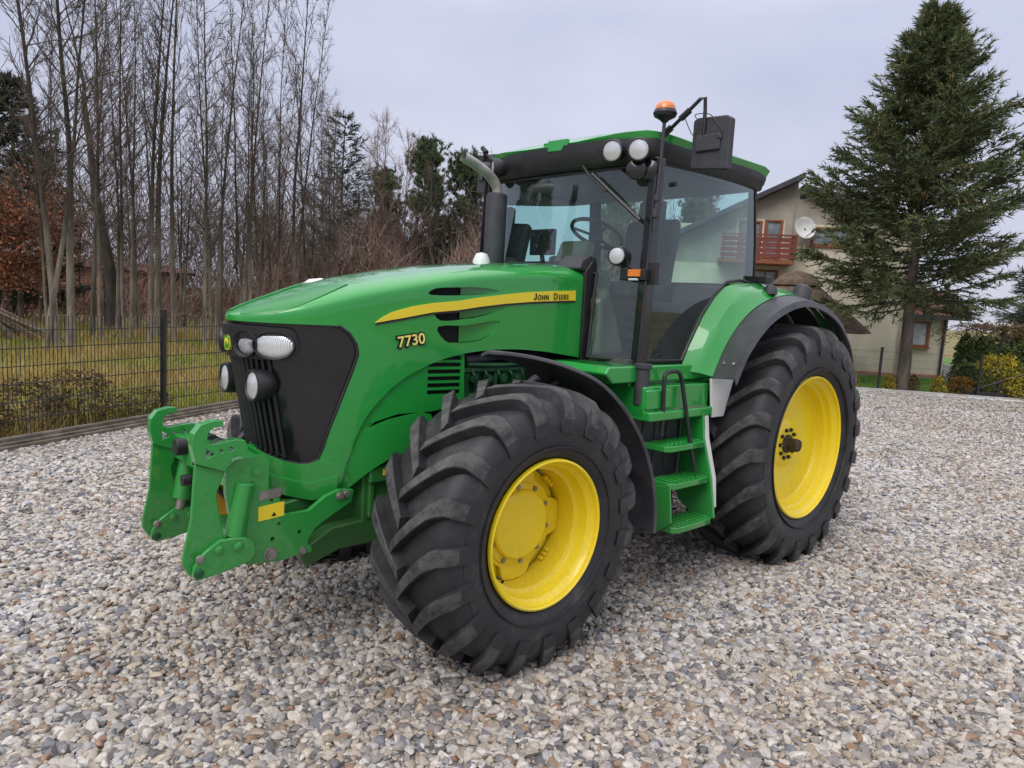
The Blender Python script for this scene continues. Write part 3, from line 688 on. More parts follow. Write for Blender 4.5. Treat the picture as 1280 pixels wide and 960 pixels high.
# interior
mb = MB(); mb.bx((.36, -.80, 1.545), (1.78, .80, 1.575)); mb.bx((.30, -.75, 1.55), (.36, .75, 2.11)); mb.build('cab_floor', 'seat', cab)
seat = empty('driver_seat'); seat.parent = cab
mb = MB(); mb.bx((.66, -.25, 1.98), (1.14, .25, 2.10)); mb.build('seat_cushion', 'seat', seat, bevel=.04)
mb = MB(); mb.prism([(.70, 2.06), (.58, 2.08), (.50, 2.58), (.54, 2.64), (.62, 2.60), (.68, 2.15)], 'y', -.24, .24); mb.build('backrest', 'seat', seat, bevel=.03)
mb = MB(); mb.bx((.72, -.18, 1.58), (1.05, .18, 1.98)); mb.build('seat_base', 'black', seat, bevel=.02)
mb = MB(); mb.bx((.66, -.55, 1.9), (1.2, -.34, 2.22)); mb.bx((.95, -.52, 2.2), (1.25, -.36, 2.29)); mb.build('armrest_console', 'beige', seat, bevel=.03)
mb = MB(); mb.prism([(1.42, 1.58), (1.62, 1.58), (1.60, 2.15), (1.50, 2.38), (1.40, 2.36), (1.46, 2.1)], 'y', -.14, .14); mb.bx((1.52, -.40, 2.0), (1.78, .40, 2.14)); mb.build('dashboard', 'beige', cab, bevel=.03)
mb = MB(); c = Vector((1.30, .04, 2.44)); d = Vector((-.45, 0, .89)).normalized(); a = d.cross(Vector((0, 1, 0))).normalized(); bb = Vector((0, 1, 0))
mb.tube([c+(a*math.cos(2*math.pi*k/40)+bb*math.sin(2*math.pi*k/40))*.20 for k in range(41)], .015, 8, False)
for k in range(3): mb.tube([c-d*.02, c+(a*math.cos(2.1*k)+bb*math.sin(2.1*k))*.2], .012, 6)
mb.cyl(c-d*.05, d, .05, .05, 16); mb.tube([c-d*.04, c-d*.3+Vector((.1, 0, 0))], .035, 8); mb.build('steering_wheel', 'black', cab)
mb = MB(); mb.prism([(1.50, 1.575), (1.80, 1.575), (1.80, 1.95), (1.72, 2.05), (1.60, 1.80)], 'y', .30, .56); mb.build('side_console', 'beige', cab, bevel=.04)
mb = MB()
for k in range(5): mb.bx((.95, .45, 1.62+k*.075), (1.45, .60, 1.655+k*.075))
mb.build('floor_steps', 'grey', cab, bevel=.008)
for sg in (1, -1): mb = MB(); mb.bx((.42, .45*sg, 1.58), (.9, .78*sg, 2.10)); mb.build('wheel_arch_trim', 'lining', cab, bevel=.05)
mb = MB(); mb.prism([(1.72, 2.10), (1.93, 2.14), (1.90, 2.20), (1.82, 2.24), (1.74, 2.22)], 'y', .24, .46); mb.build('cowl_cover', 'grey', cab, bevel=.015)
mb = MB(); mb.bx((1.38, -.56, 2.28), (1.42, -.30, 2.48)); mb.tube([(1.40, -.43, 2.28), (1.36, -.43, 2.05), (1.30, -.45, 1.9)], .02, 8); mb.build('display', 'black', cab, bevel=.01)
for xx, yy in ((1.05, -.46), (1.13, -.42), (1.0, -.40)): mb = MB(); mb.tube([(xx, yy, 2.2), (xx+.02, yy, 2.36)], .012, 8); mb.lathe([(.0001, .06), (.02, .05), (.024, .02), (.012, -.01)], (xx+.02, yy, 2.34), (0, 0, 1), 12); mb.build('lever', 'black', cab)
mb = MB(); mb.tube([(1.52, .72, 1.7), (1.50, .74, 2.1), (1.52, .72, 2.5)], .016, 8); mb.build('grab_handle', 'black', cab)
mb = MB(); mb.bx((.55, -.12, 2.60), (.63, .12, 2.78)); mb.build('headrest', 'seat', seat, bevel=.03)
# wiper
mb = MB(); mb.tube([(1.79, .31, 2.83), (1.83, .40, 2.76), (1.83, .56, 2.64)], .009, 6); mb.tube([wsf(.36, 2.80)[0:1]+(.36, 2.80), (1.80, .62, 2.60), (1.765, .78, 2.46)] if False else [(1.795, .40, 2.77), (1.80, .60, 2.62), (1.755, .79, 2.46)], .013, 6); mb.build('wiper', 'black', cab)
# lamps on the roof band
def lamp(c, d, r, parent, name='roof_lamp', lens='lens', depth=.10, flat=1.0):
    c = Vector(c); d = Vector(d).normalized()
    m1 = MB(); m1.lathe([(r*.84, .004), (r*.9, .012), (r, .008), (r*1.03, -.02), (r*.96, -depth*.5), (r*.6, -depth*.95), (.0001, -depth)], c, d, 28)
    h = m1.build(name, 'black', parent)
    m2 = MB(); m2.lathe([(.0001, .012), (r*.5, .010), (r*.87, .002)], c, d, 28); m2.build('lens', lens, h)
    return h
lamp((1.845, .60, 2.888), (1, .32, -.12), .072, cab); lamp((1.80, .775, 2.885), (1, .55, -.12), .072, cab)
lamp((1.845, -.55, 2.888), (1, -.55, -.1), .070, cab); lamp((1.80, -.73, 2.885), (1, -.75, -.1), .070, cab)
for yy, xx in ((.735, 1.765), (.80, 1.70)): mb = MB(); mb.lathe([(.0001, .012), (.055, .008), (.064, 0), (.06, -.02), (.0001, -.03)], (xx, yy, 2.772), (.85, .5, -.05), 24); mb.build('round_mirror', 'blackgloss', cab)
mb = MB(); mb.box((1.81, .085, 2.985), (.025, .17, .075), (0, 0, .1)); mb.box((1.77, .085, 2.99), (.09, .10, .03)); mb.box((1.76, -.07, 3.0), (.05, .04, .05)); mb.build('receiver_bracket', 'green', cab, bevel=.004)
wl = lamp((1.80, .66, 2.235), (1, .30, .0), .062, cab, 'pillar_lamp')
mb = MB(); mb.use('black').tube([(1.74, .68, 2.235), (1.72, .70, 2.17), (1.70, .78, 2.14)], .014, 8); mb.bx((1.69, .66, 2.085), (1.755, .86, 2.155)); mb.bx((1.66, .80, 2.06), (1.70, .90, 2.20)); mb.use('orange').bx((1.756, .735, 2.105), (1.772, .83, 2.150)); mb.use('lens').bx((1.756, .74, 2.080), (1.770, .815, 2.094)); mb.build('indicator', None, cab, bevel=.003)
mb = MB(); mb.box((.27, .84, 2.175), (.09, .12, .055)); mb.use('black'); mb.build('rear_indicator', 'grey', cab, bevel=.008)
mb = MB(); mb.use('black').cyl((.37, .775, 2.86), (.3, 1, 0), .035, .03, 16); mb.build('rear_work_lamp', 'black', cab)
mb = MB(); mb.cyl((1.46, .80, 2.72), (0, 1, 0), .016, .03, 12); mb.build('window_latch', 'black', cab)
# beacon on its rod
bcn = empty('beacon'); bcn.parent = cab
mb = MB(); mb.tube([(1.70, .862, 2.40), (1.69, .865, 2.7), (1.685, .868, 3.07)], .011, 8); mb.cyl((1.695, .862, 2.48), (0, 0, 1), .024, .05, 12); mb.cyl((1.695, .862, 2.58), (0, 0, 1), .020, .04, 12); mb.build('rod', 'grey', bcn)
mb = MB(); mb.lathe([(.015, 0), (.030, .015), (.066, .035), (.074, .055), (.066, .075), (.0001, .076)], (1.685, .868, 3.055), (0, 0, 1), 28); mb.build('beacon_base', 'black', bcn)
mb = MB(); mb.lathe([(.062, .07), (.061, .090), (.052, .112), (.030, .126), (.0001, .130)], (1.685, .868, 3.055), (0, 0, 1), 28); mb.build('beacon_lens', 'orange', bcn)
# mirrors
for sg in (1, -1):
    mr = empty('wing_mirror'); mr.parent = cab
    yy = 1.13 if sg > 0 else -.95; mo = 0 if sg > 0 else .10
    mb = MB(); o_ = [(yy-.13, 2.78), (yy+.135, 2.755), (yy+.135, 3.055), (yy+.10, 3.075), (yy-.10, 3.085), (yy-.13, 3.07)]
    mb.prism(o_, 'x', 1.52, 1.57); mb.box((1.577, yy-.01, 2.925), (.02, .17, .10)); mb.box((1.582, yy+.07, 2.95), (.02, .03, .03))
    mb.build('mirror_housing', 'grey', mr, bevel=.014)
    mb = MB(); mb.prism([(yy+(y-yy)*.9, 2.92+(z-2.92)*.9) for y, z in o_], 'x', 1.514, 1.519); mb.build('mirror_face', 'mirror', mr)
    mb = MB(); mb.tube([(1.62, sg*.80, 2.985), (1.61, sg*.88, 3.045), (1.60, sg*(1.06-mo), 3.185-mo), (1.59, sg*(1.085-mo), 3.19-mo), (1.58, sg*(1.085-mo), 3.12), (1.575, sg*(1.085-mo), 2.95)], .012, 8); mb.tube([(1.605, sg*.93, 3.085), (1.60, sg*.99, 3.13)], .020, 8); mb.tube([(1.62, sg*.78, 2.975), (1.612, sg*.87, 3.04)], .022, 8); mb.build('mirror_arm', 'black', mr)
    mb = MB(); mb.tube(smoothpoly([(1.60, sg*.95, 3.10), (1.59, sg*1.0, 3.0), (1.59, sg*1.03, 2.98), (1.59, sg*1.05, 3.05), (1.585, sg*1.02, 3.10), (1.585, sg*1.12, 3.09), (1.585, sg*1.18, 3.03), (1.582, sg*1.22, 2.98)], 5, False), .003, 5); mb.build('cable', 'black', mr)
# exhaust
ex = empty('exhaust'); ex.parent = T
mb = MB(); mb.lathe([(.05, -.20), (.07, -.16), (.078, -.12), (.079, .44), (.076, .465), (.06, .475), (.0001, .475)], (1.885, -.45, 2.215), (0, 0, 1), 32); mb.build('muffler', 'muffler', ex)
mb = MB(); pts = smoothpoly([(1.885, -.45, 2.66), (1.89, -.45, 2.73), (1.95, -.455, 2.80), (2.06, -.46, 2.855), (2.20, -.47, 2.905)], 6, False)
mb.tube(pts, .038, 20, False); mb.tube(pts, .033, 20, False); mb.tube([pts[0], pts[2]], .043, 20); mb.build('exhaust_pipe', 'exhaust', ex)

# front hydraulic hoses
for k in range(3): mb = MB(); mb.tube(smoothpoly([(3.98, -.12+.12*k, .98), (4.10, -.10+.12*k, 1.14), (4.17, -.06+.10*k, 1.10), (4.16, -.05+.10*k, .95), (4.06, -.02+.1*k, .82)], 5, False), .012, 8); mb.build('hydraulic_hose', 'black', T)
# front linkage
lk_ = empty('front_linkage'); lk_.parent = T
PLATE = [(4.19, 1.075), (4.15, 1.105), (4.01, 1.115), (3.985, 1.09), (3.985, .945), (3.93, .925), (3.925, .845), (3.89, .80), (3.77, .80), (3.68, .86), (3.60, .885), (3.52, .875), (3.53, .815), (3.68, .74), (3.74, .70), (3.775, .65), (3.77, .59), (3.93, .57), (4.09, .585), (4.13, .66), (4.13, .72), (4.16, .78), (4.19, .95)]
def holes_at(pts, r=.012): return [[(x+r*math.cos(2*math.pi*k/10), z+r*math.sin(2*math.pi*k/10)) for k in range(10)] for x, z in pts]
HO = holes_at([(4.12, 1.05), (4.065, .985), (4.10, .96), (3.93, .76), (3.96, .69), (3.82, .70), (3.97, .885)], .011)
for y in (.415, -.385):
    mb = MB(); sheet(mb, PLATE, lambda x, z: (x, y, z), .12, HO); pl = solid(orient(mb.build('side_plate', 'green', lk_, sharp=30), (0, 1, 0)), .03)
    if y > 0:
        for x, z, r_ in ((3.97, .615, .026), (4.05, 1.04, .018), (3.80, .60, .016), (3.77, .60, .014), (3.60, .855, .017), (3.565, .86, .017)): mb = MB(); mb.cyl((x, y-.002, z), (0, 1, 0), r_, .018, 6); mb.cyl((x, y-.002, z), (0, 1, 0), r_*1.35, .006, 16); mb.build('bolt', 'bolt' if r_ > .015 and r_ != .018 else 'green', pl)
        mb = MB(); mb.use('decalyellow').prism([(4.035, .79), (3.905, .80), (3.905, .872), (4.035, .862)], 'y', y+.001, y+.003); mb.use('dark').prism([(3.97, .805), (3.945, .807), (3.957, .828)], 'y', y+.002, y+.004); mb.use('steel').prism([(4.032, .892), (3.923, .90), (3.923, .945), (4.032, .937)], 'y', y+.001, y+.003); mb.build('decal', None, pl)
mb = MB(); mb.bx((4.0, -.41, .96), (4.175, .41, 1.10)); mb.bx((3.80, -.38, .60), (4.05, .38, .74)); mb.cyl((4.10, -.40, 1.0), (0, 1, 0), .05, .8, 16); mb.build('cross_member', 'green', lk_, bevel=.012)
mb = MB(); mb.bx((4.02, -.02, .76), (4.16, .14, .96)); mb.build('spring_box', 'orangebox', lk_, bevel=.006)
mb = MB(); mb.use('black').cyl((4.17, -.18, 1.06), (1, 0, 0), .045, .06, 16); mb.build('coupling', None, lk_, bevel=.006)
mb = MB(); mb.cyl((4.17, -.10, .90), (1, 0, 0), .03, .05, 12); mb.build('coupling', 'black', lk_, bevel=.004)
HOOK = [(4.345, 1.10), (4.362, 1.18), (4.356, 1.235), (4.325, 1.275), (4.27, 1.29), (4.225, 1.288), (4.225, 1.262), (4.268, 1.258), (4.29, 1.238), (4.296, 1.205), (4.292, 1.190), (4.27, 1.182), (4.17, 1.196), (4.125, 1.190), (4.112, 1.165), (4.112, 1.135), (4.14, 1.118), (4.18, 1.112), (4.20, 1.085), (4.212, 1.05)]
ARM = [(4.205, 1.055), (4.245, .95), (4.22, .78), (4.205, .72), (4.19, .66), (4.21, .60), (4.29, .565), (4.36, .58), (4.395, .64), (4.395, .68), (4.36, .85), (4.345, 1.10)]
CLEV = [(4.10, .605), (4.07, .64), (4.08, .70), (4.13, .73), (4.24, .735), (4.31, .69), (4.355, .63), (4.36, .585), (4.33, .565), (4.24, .575)]
for y0, y1, sg, dz, dx in ((.405, .460, 1, .015, -.005), (-.385, -.33, -1, -.045, -.055)):
    h = holes_at([(4.235, 1.148), (4.19, 1.155)], .010)+[[(4.30, 1.118), (4.30, 1.165), (4.262, 1.135)]]
    lower = [(x+dx, z+dz*.8) for x, z in ARM]
    up = HOOK if sg > 0 else HOOK
    out_ = [(x+dx, z+dz) for x, z in up]
    arm = MB(); arm.prism(lower, 'y', y0+.018, y1-.018)
    for yy in (y0+.010, y1-.032): arm.prism(lower, 'y', yy, yy+.022) if False else None
    ao = arm.build('lift_arm', 'green', lk_, bevel=.008)
    mb = MB(); sheet(mb, out_, lambda x, z: (x, y1, z), .1, [[(a+dx, b+dz) for a, b in q] for q in h]); hk = solid(orient(mb.build('catch_hook', 'green', ao, sharp=30), (0, 1, 0)), y1-y0, split=False); bb = hk.modifiers.new('bevel', 'BEVEL'); bb.width = .006; bb.segments = 2; bb.limit_method = 'ANGLE'; bb.harden_normals = True
    mb = MB(); mb.prism([(x+dx, z+dz) for x, z in CLEV], 'y', y1-.016, y1+.012); mb.prism([(x+dx, z+dz) for x, z in CLEV], 'y', y0-.012, y0+.016); mb.bx((4.10+dx, y0, .63+dz), (4.2+dx, y1, .70+dz)); ck = mb.build('lower_clevis', 'green', ao, bevel=.006)
    for k, (x, z, r_) in enumerate(((4.33, .665, .020), (4.335, .60, .022), (4.245, .69, .020), (4.155, .69, .022))): mb = MB(); mb.lathe([(r_, 0), (r_, .006), (r_*.8, .009), (.0001, .009)], (x+dx, y1+.011, z+dz), (0, 1, 0), 18); mb.build('pin', ['bolt', 'greendark', 'green', 'green'][k], ck)
    mb = MB(); yc = (y0+y1)/2-.02*sg
    mb.use('green').tube([(4.10, yc, .99), (4.145, yc, .74)], .048, 18); mb.use('steel').tube([(4.14, yc, .76), (4.155, yc, .68)], .026, 14); mb.build('lift_cylinder', None, lk_, bevel=.004)

# ------------------------------------------------------------------ camera, sky, sun
cam = bpy.data.objects.new('camera', bpy.data.cameras.new('camera')); COL.objects.link(cam)
CAMP = (5.435, 3.675, 1.913); yaw, pit, rol = R(-132.71), R(-6.64), .05568
f_ = Vector((math.cos(yaw)*math.cos(pit), math.sin(yaw)*math.cos(pit), math.sin(pit)))
r_ = f_.cross(Vector((0, 0, 1))).normalized(); u_ = r_.cross(f_)
rr = r_*math.cos(rol)+u_*math.sin(rol); uu = -r_*math.sin(rol)+u_*math.cos(rol)
Mc = Matrix((rr, uu, -f_)).transposed().to_4x4(); Mc.translation = CAMP; cam.matrix_world = Mc
cam.data.sensor_width = 36; cam.data.lens = 897.7/1280*36; cam.data.clip_end = 600; cam.data.clip_start = .05
scn.camera = cam
w = bpy.data.worlds.new('World'); scn.world = w; w.use_nodes = True; nt = w.node_tree
bg = nt.nodes['Background']
sky = nd(nt, 'ShaderNodeTexSky', sky_type='NISHITA', sun_disc=False); sky.sun_elevation = R(42); sky.sun_rotation = R(75); sky.air_density = 1.2; sky.dust_density = 3.
co = nd(nt, 'ShaderNodeTexCoord'); sp = nd(nt, 'ShaderNodeSeparateXYZ'); lk(nt, co.outputs['Generated'], sp.inputs[0])
gr = ramp(nt, [(0., (6.6, 6.75, 7.9)), (.10, (6.3, 6.5, 7.95)), (.35, (6.3, 6.6, 8.2)), (.7, (13.5, 13.8, 14.6)), (1., (18.5, 18.6, 19.))]); lk(nt, sp.outputs['Z'], gr.inputs['Fac'])
mp = nd(nt, 'ShaderNodeMapping'); mp.inputs['Scale'].default_value = (1, 1, 2.6); lk(nt, co.outputs['Generated'], mp.inputs['Vector'])
cn = nd(nt, 'ShaderNodeTexNoise', i_Scale=2.6, i_Detail=5., i_Roughness=.5); lk(nt, mp.outputs[0], cn.inputs['Vector'])
cr = ramp(nt, [(.3, (.86, .87, .90)), (.7, (1.08, 1.07, 1.06))]); lk(nt, cn.outputs['Fac'], cr.inputs['Fac'])
mu = nd(nt, 'ShaderNodeMix', data_type='RGBA', blend_type='MULTIPLY'); mu.inputs['Factor'].default_value = 1; lk(nt, gr.outputs['Color'], mu.inputs['A']); lk(nt, cr.outputs['Color'], mu.inputs['B'])
mx = nd(nt, 'ShaderNodeMix', data_type='RGBA'); mx.inputs['Factor'].default_value = .88; lk(nt, sky.outputs['Color'], mx.inputs['A']); lk(nt, mu.outputs['Result'], mx.inputs['B'])
lk(nt, mx.outputs['Result'], bg.inputs['Color']); bg.inputs['Strength'].default_value = .107
sun = bpy.data.objects.new('sun', bpy.data.lights.new('sun', 'SUN')); COL.objects.link(sun); sun.data.energy = 2.0; sun.data.angle = R(40); sun.data.color = (1, .97, .93)
sd = Vector((math.cos(R(15))*math.cos(R(48)), math.sin(R(15))*math.cos(R(48)), math.sin(R(48))))     # direction towards the sun
sun.rotation_euler = sd.to_track_quat('Z', 'Y').to_euler()
scn.view_settings.view_transform = 'Standard'; scn.view_settings.look = 'None'; scn.view_settings.exposure = 0
scn.cycles.use_denoising = True
try: scn.cycles.denoiser = 'OPENIMAGEDENOISE'; scn.cycles.denoising_input_passes = 'RGB_ALBEDO_NORMAL'
except Exception: pass
scn.cycles.max_bounces = 8; scn.cycles.transparent_max_bounces = 24; scn.cycles.caustics_reflective = False; scn.cycles.caustics_refractive = False

# ------------------------------------------------------------------ ground
STONES = [(.0, (.41, .39, .37)), (.15, (.26, .245, .24)), (.27, (.47, .445, .415)), (.38, (.37, .335, .295)), (.48, (.17, .165, .175)), (.56, (.31, .265, .22)), (.65, (.52, .50, .48)), (.73, (.26, .175, .125)), (.785, (.37, .365, .375)), (.885, (.12, .12, .13)), (.93, (.45, .40, .33)), (.97, (.16, .17, .20))]
def stone_mat():
    m, nt, b = nm('gravel_stone'); oi = nd(nt, 'ShaderNodeObjectInfo'); r = ramp(nt, STONES, 'CONSTANT'); lk(nt, oi.outputs['Random'], r.inputs['Fac'])
    tc = nd(nt, 'ShaderNodeTexCoord'); n = nd(nt, 'ShaderNodeTexNoise', i_Scale=2.2, i_Detail=6., i_Roughness=.7); lk(nt, tc.outputs['Object'], n.inputs['Vector'])
    geo = nd(nt, 'ShaderNodeNewGeometry'); n3 = nd(nt, 'ShaderNodeTexNoise', i_Scale=.55, i_Detail=4.); lk(nt, geo.outputs['Position'], n3.inputs['Vector'])
    r2 = ramp(nt, [(.3, (.62, .60, .58)), (.7, (1.25, 1.24, 1.22))]); lk(nt, n.outputs['Fac'], r2.inputs['Fac'])
    r3 = ramp(nt, [(.35, (.93, .88, .83)), (.65, (1.08, 1.09, 1.12))]); lk(nt, n3.outputs['Fac'], r3.inputs['Fac'])
    a = nd(nt, 'ShaderNodeMix', data_type='RGBA', blend_type='MULTIPLY'); a.inputs['Factor'].default_value = 1; lk(nt, r.outputs['Color'], a.inputs['A']); lk(nt, r2.outputs['Color'], a.inputs['B'])
    c = nd(nt, 'ShaderNodeMix', data_type='RGBA', blend_type='MULTIPLY'); c.inputs['Factor'].default_value = 1; lk(nt, a.outputs['Result'], c.inputs['A']); lk(nt, r3.outputs['Color'], c.inputs['B'])
    lk(nt, c.outputs['Result'], b.inputs['Base Color']); b.inputs['Roughness'].default_value = .62; b.inputs['Specular IOR Level'].default_value = .4
    return m
MT['stone'] = stone_mat()
def yard_mat():
    m, nt, b = nm('gravel_bed'); co = objco(nt)
    v = nd(nt, 'ShaderNodeTexVoronoi', i_Scale=26.); lk(nt, co, v.inputs['Vector'])
    wn = nd(nt, 'ShaderNodeSeparateColor'); lk(nt, v.outputs['Color'], wn.inputs[0])
    r = ramp(nt, STONES, 'CONSTANT'); lk(nt, wn.outputs[0], r.inputs['Fac'])
    n = nd(nt, 'ShaderNodeTexNoise', i_Scale=.35, i_Detail=5., i_Roughness=.6); lk(nt, co, n.inputs['Vector'])
    r2 = ramp(nt, [(.36, (.86, .78, .68)), (.58, (1.15, 1.13, 1.12))]); lk(nt, n.outputs['Fac'], r2.inputs['Fac'])
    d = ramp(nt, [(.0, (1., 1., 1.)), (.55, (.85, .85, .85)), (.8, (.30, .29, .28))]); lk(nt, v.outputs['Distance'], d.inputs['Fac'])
    a = nd(nt, 'ShaderNodeMix', data_type='RGBA', blend_type='MULTIPLY'); a.inputs['Factor'].default_value = 1; lk(nt, r.outputs['Color'], a.inputs['A']); lk(nt, r2.outputs['Color'], a.inputs['B'])
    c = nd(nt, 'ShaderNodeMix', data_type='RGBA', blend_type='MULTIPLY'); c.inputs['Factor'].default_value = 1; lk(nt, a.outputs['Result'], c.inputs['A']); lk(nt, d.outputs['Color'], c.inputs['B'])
    lk(nt, c.outputs['Result'], b.inputs['Base Color']); b.inputs['Roughness'].default_value = .8
    bp = nd(nt, 'ShaderNodeBump', i_Strength=.9, i_Distance=.03, invert=True); lk(nt, v.outputs['Distance'], bp.inputs['Height']); lk(nt, bp.outputs['Normal'], b.inputs['Normal'])
    return m
MT['yard'] = yard_mat()
FA = Vector((2.1, -6.8, 0)); FD = Vector((-.876, -.482, 0)).normalized(); FN = Vector((FD.y, -FD.x, 0))    # left fence line and its outward normal
GA = Vector((-15.4, -4.0, 0)); GD_ = Vector((-.6, .8, 0)); GN = Vector((-.8, -.6, 0))                       # far fence line, outward normal
if FN.dot(Vector((0, -1, 0))) < 0: FN = -FN
CORN = Vector((-8.8, -12.8, 0))
MT['field'] = mat('field_soil', (.11, .12, .03), (.24, .175, .075), 1.3, .95, bump=.6, bscale=40)
MT['lawn'] = mat('lawn', (.06, .15, .02), (.10, .20, .03), 3., .95, bump=.5, bscale=60, stretch=(1, 1, 1))
def plane_obj(name, poly, z, m):
    me = bpy.data.meshes.new(name); me.from_pydata([(p[0], p[1], z) for p in poly], [], [tuple(range(len(poly)))]); me.update()
    if me.polygons[0].normal.z < 0: me.flip_normals()
    o = bpy.data.objects.new(name, me); COL.objects.link(o); me.materials.append(MT[m]); o['kind'] = 'structure'; return o
plane_obj('ground', [(-300, -300), (300, -300), (300, 300), (-300, 300)], -.02, 'field')
Fk = FA-FN*.10
yard = plane_obj('gravel_yard', [tuple((Fk-FD*20)[:2]), tuple((Fk+FD*12.3)[:2]), tuple((GA+GD_*-9.0)[:2]), tuple((GA+GD_*22)[:2]), (20, 30), (40, 10)], .0, 'yard')
plane_obj('lawn', [tuple((GA+GD_*-11+GN*.05)[:2]), tuple((GA+GD_*26+GN*.05)[:2]), tuple((GA+GD_*26+GN*24)[:2]), tuple((GA+GD_*-11+GN*24)[:2])], -.004, 'lawn')

def gn_scatter(name, patches, variants, smin, smax, flat, tilt, material, sub=3, seed=1, label=None):
    """base sheet PATCHES = [(polygon, density)] covered with instanced stones"""
    vs, fs, den = [], [], []
    for poly, dnn in patches:
        n = len(vs); vs += [(p[0], p[1], .004) for p in poly]; fs.append(tuple(range(n, n+len(poly)))); den.append(dnn)
    me = bpy.data.meshes.new(name); me.from_pydata(vs, [], fs); me.update()
    at = me.attributes.new('dens', 'FLOAT', 'FACE'); at.data.foreach_set('value', den)
    o = bpy.data.objects.new(name, me); COL.objects.link(o); me.materials.append(MT[material])
    ng = bpy.data.node_groups.new(name, 'GeometryNodeTree')
    ng.interface.new_socket('Geometry', in_out='INPUT', socket_type='NodeSocketGeometry'); ng.interface.new_socket('Geometry', in_out='OUTPUT', socket_type='NodeSocketGeometry')
    gi = ng.nodes.new('NodeGroupInput'); go = ng.nodes.new('NodeGroupOutput')
    join = ng.nodes.new('GeometryNodeGeometryToInstance')
    for k in range(variants):
        ico = nd(ng, 'GeometryNodeMeshIcoSphere'); ico.inputs['Radius'].default_value = .5; ico.inputs['Subdivisions'].default_value = sub
        pos = nd(ng, 'GeometryNodeInputPosition'); add = nd(ng, 'ShaderNodeVectorMath', operation='ADD'); add.inputs[1].default_value = (k*7.3+seed, k*3.1, k*1.7); lk(ng, pos.outputs[0], add.inputs[0])
        no = nd(ng, 'ShaderNodeTexNoise'); no.inputs['Scale'].default_value = 2.2; no.inputs['Detail'].default_value = 3.; lk(ng, add.outputs[0], no.inputs['Vector'])
        cur = pos.outputs[0]; g_ = np.random.default_rng(seed*50+k)                 # broken faces: press the ball flat against random planes
        for q in range(11):
            nv = g_.normal(size=3); nv /= np.linalg.norm(nv)
            dt = nd(ng, 'ShaderNodeVectorMath', operation='DOT_PRODUCT'); lk(ng, cur, dt.inputs[0]); dt.inputs[1].default_value = nv
            sb = nd(ng, 'ShaderNodeMath', operation='SUBTRACT'); lk(ng, dt.outputs['Value'], sb.inputs[0]); sb.inputs[1].default_value = float(g_.uniform(.20, .40))
            mxx = nd(ng, 'ShaderNodeMath', operation='MAXIMUM'); lk(ng, sb.outputs[0], mxx.inputs[0]); mxx.inputs[1].default_value = 0
            sl = nd(ng, 'ShaderNodeVectorMath', operation='SCALE'); sl.inputs[0].default_value = -nv; lk(ng, mxx.outputs[0], sl.inputs['Scale'])
            ad2 = nd(ng, 'ShaderNodeVectorMath', operation='ADD'); lk(ng, cur, ad2.inputs[0]); lk(ng, sl.outputs[0], ad2.inputs[1]); cur = ad2.outputs[0]
        m2 = nd(ng, 'ShaderNodeMath', operation='MULTIPLY_ADD'); lk(ng, no.outputs['Fac'], m2.inputs[0]); m2.inputs[1].default_value = .28; m2.inputs[2].default_value = 1.08
        sc = nd(ng, 'ShaderNodeVectorMath', operation='SCALE'); lk(ng, cur, sc.inputs[0]); lk(ng, m2.outputs[0], sc.inputs['Scale'])
        st_ = nd(ng, 'GeometryNodeSetPosition'); lk(ng, ico.outputs['Mesh'], st_.inputs['Geometry']); lk(ng, sc.outputs[0], st_.inputs['Position'])
        tf = nd(ng, 'GeometryNodeTransform'); tf.inputs['Scale'].default_value = (1.0+.25*((k*37) % 5-2)/2, .78+.05*(k % 3), flat*(1+.15*((k*13) % 3-1))); lk(ng, st_.outputs[0], tf.inputs['Geometry'])
        ss = nd(ng, 'GeometryNodeSetShadeSmooth'); lk(ng, tf.outputs[0], ss.inputs[0]); ss.inputs['Shade Smooth'].default_value = True
        sm = nd(ng, 'GeometryNodeSetMaterial'); sm.inputs['Material'].default_value = MT[material]; lk(ng, ss.outputs[0], sm.inputs[0])
        lk(ng, sm.outputs[0], join.inputs[0])
    dp = nd(ng, 'GeometryNodeDistributePointsOnFaces'); lk(ng, gi.outputs[0], dp.inputs['Mesh'])
    na = nd(ng, 'GeometryNodeInputNamedAttribute', data_type='FLOAT'); na.inputs['Name'].default_value = 'dens'; lk(ng, na.outputs['Attribute'], dp.inputs['Density']); dp.inputs['Seed'].default_value = seed
    ip = nd(ng, 'GeometryNodeInstanceOnPoints'); lk(ng, dp.outputs['Points'], ip.inputs['Points']); lk(ng, join.outputs[0], ip.inputs['Instance']); ip.inputs['Pick Instance'].default_value = True
    rv = nd(ng, 'FunctionNodeRandomValue', data_type='FLOAT_VECTOR'); rv.inputs[0].default_value = (-tilt, -tilt, -3.14); rv.inputs[1].default_value = (tilt, tilt, 3.14); lk(ng, rv.outputs[0], ip.inputs['Rotation'])
    rs = nd(ng, 'FunctionNodeRandomValue', data_type='FLOAT'); rs.inputs[2].default_value = 0.; rs.inputs[3].default_value = 1.; rs.inputs['Seed'].default_value = 5
    pw = nd(ng, 'ShaderNodeMath', operation='POWER'); lk(ng, rs.outputs[1], pw.inputs[0]); pw.inputs[1].default_value = 1.8
    ma = nd(ng, 'ShaderNodeMath', operation='MULTIPLY_ADD'); lk(ng, pw.outputs[0], ma.inputs[0]); ma.inputs[1].default_value = smax-smin; ma.inputs[2].default_value = smin; lk(ng, ma.outputs[0], ip.inputs['Scale'])
    ri = nd(ng, 'FunctionNodeRandomValue', data_type='INT'); ri.inputs[4].default_value = 0; ri.inputs[5].default_value = variants-1; ri.inputs['Seed'].default_value = 9; lk(ng, ri.outputs[2], ip.inputs['Instance Index'])
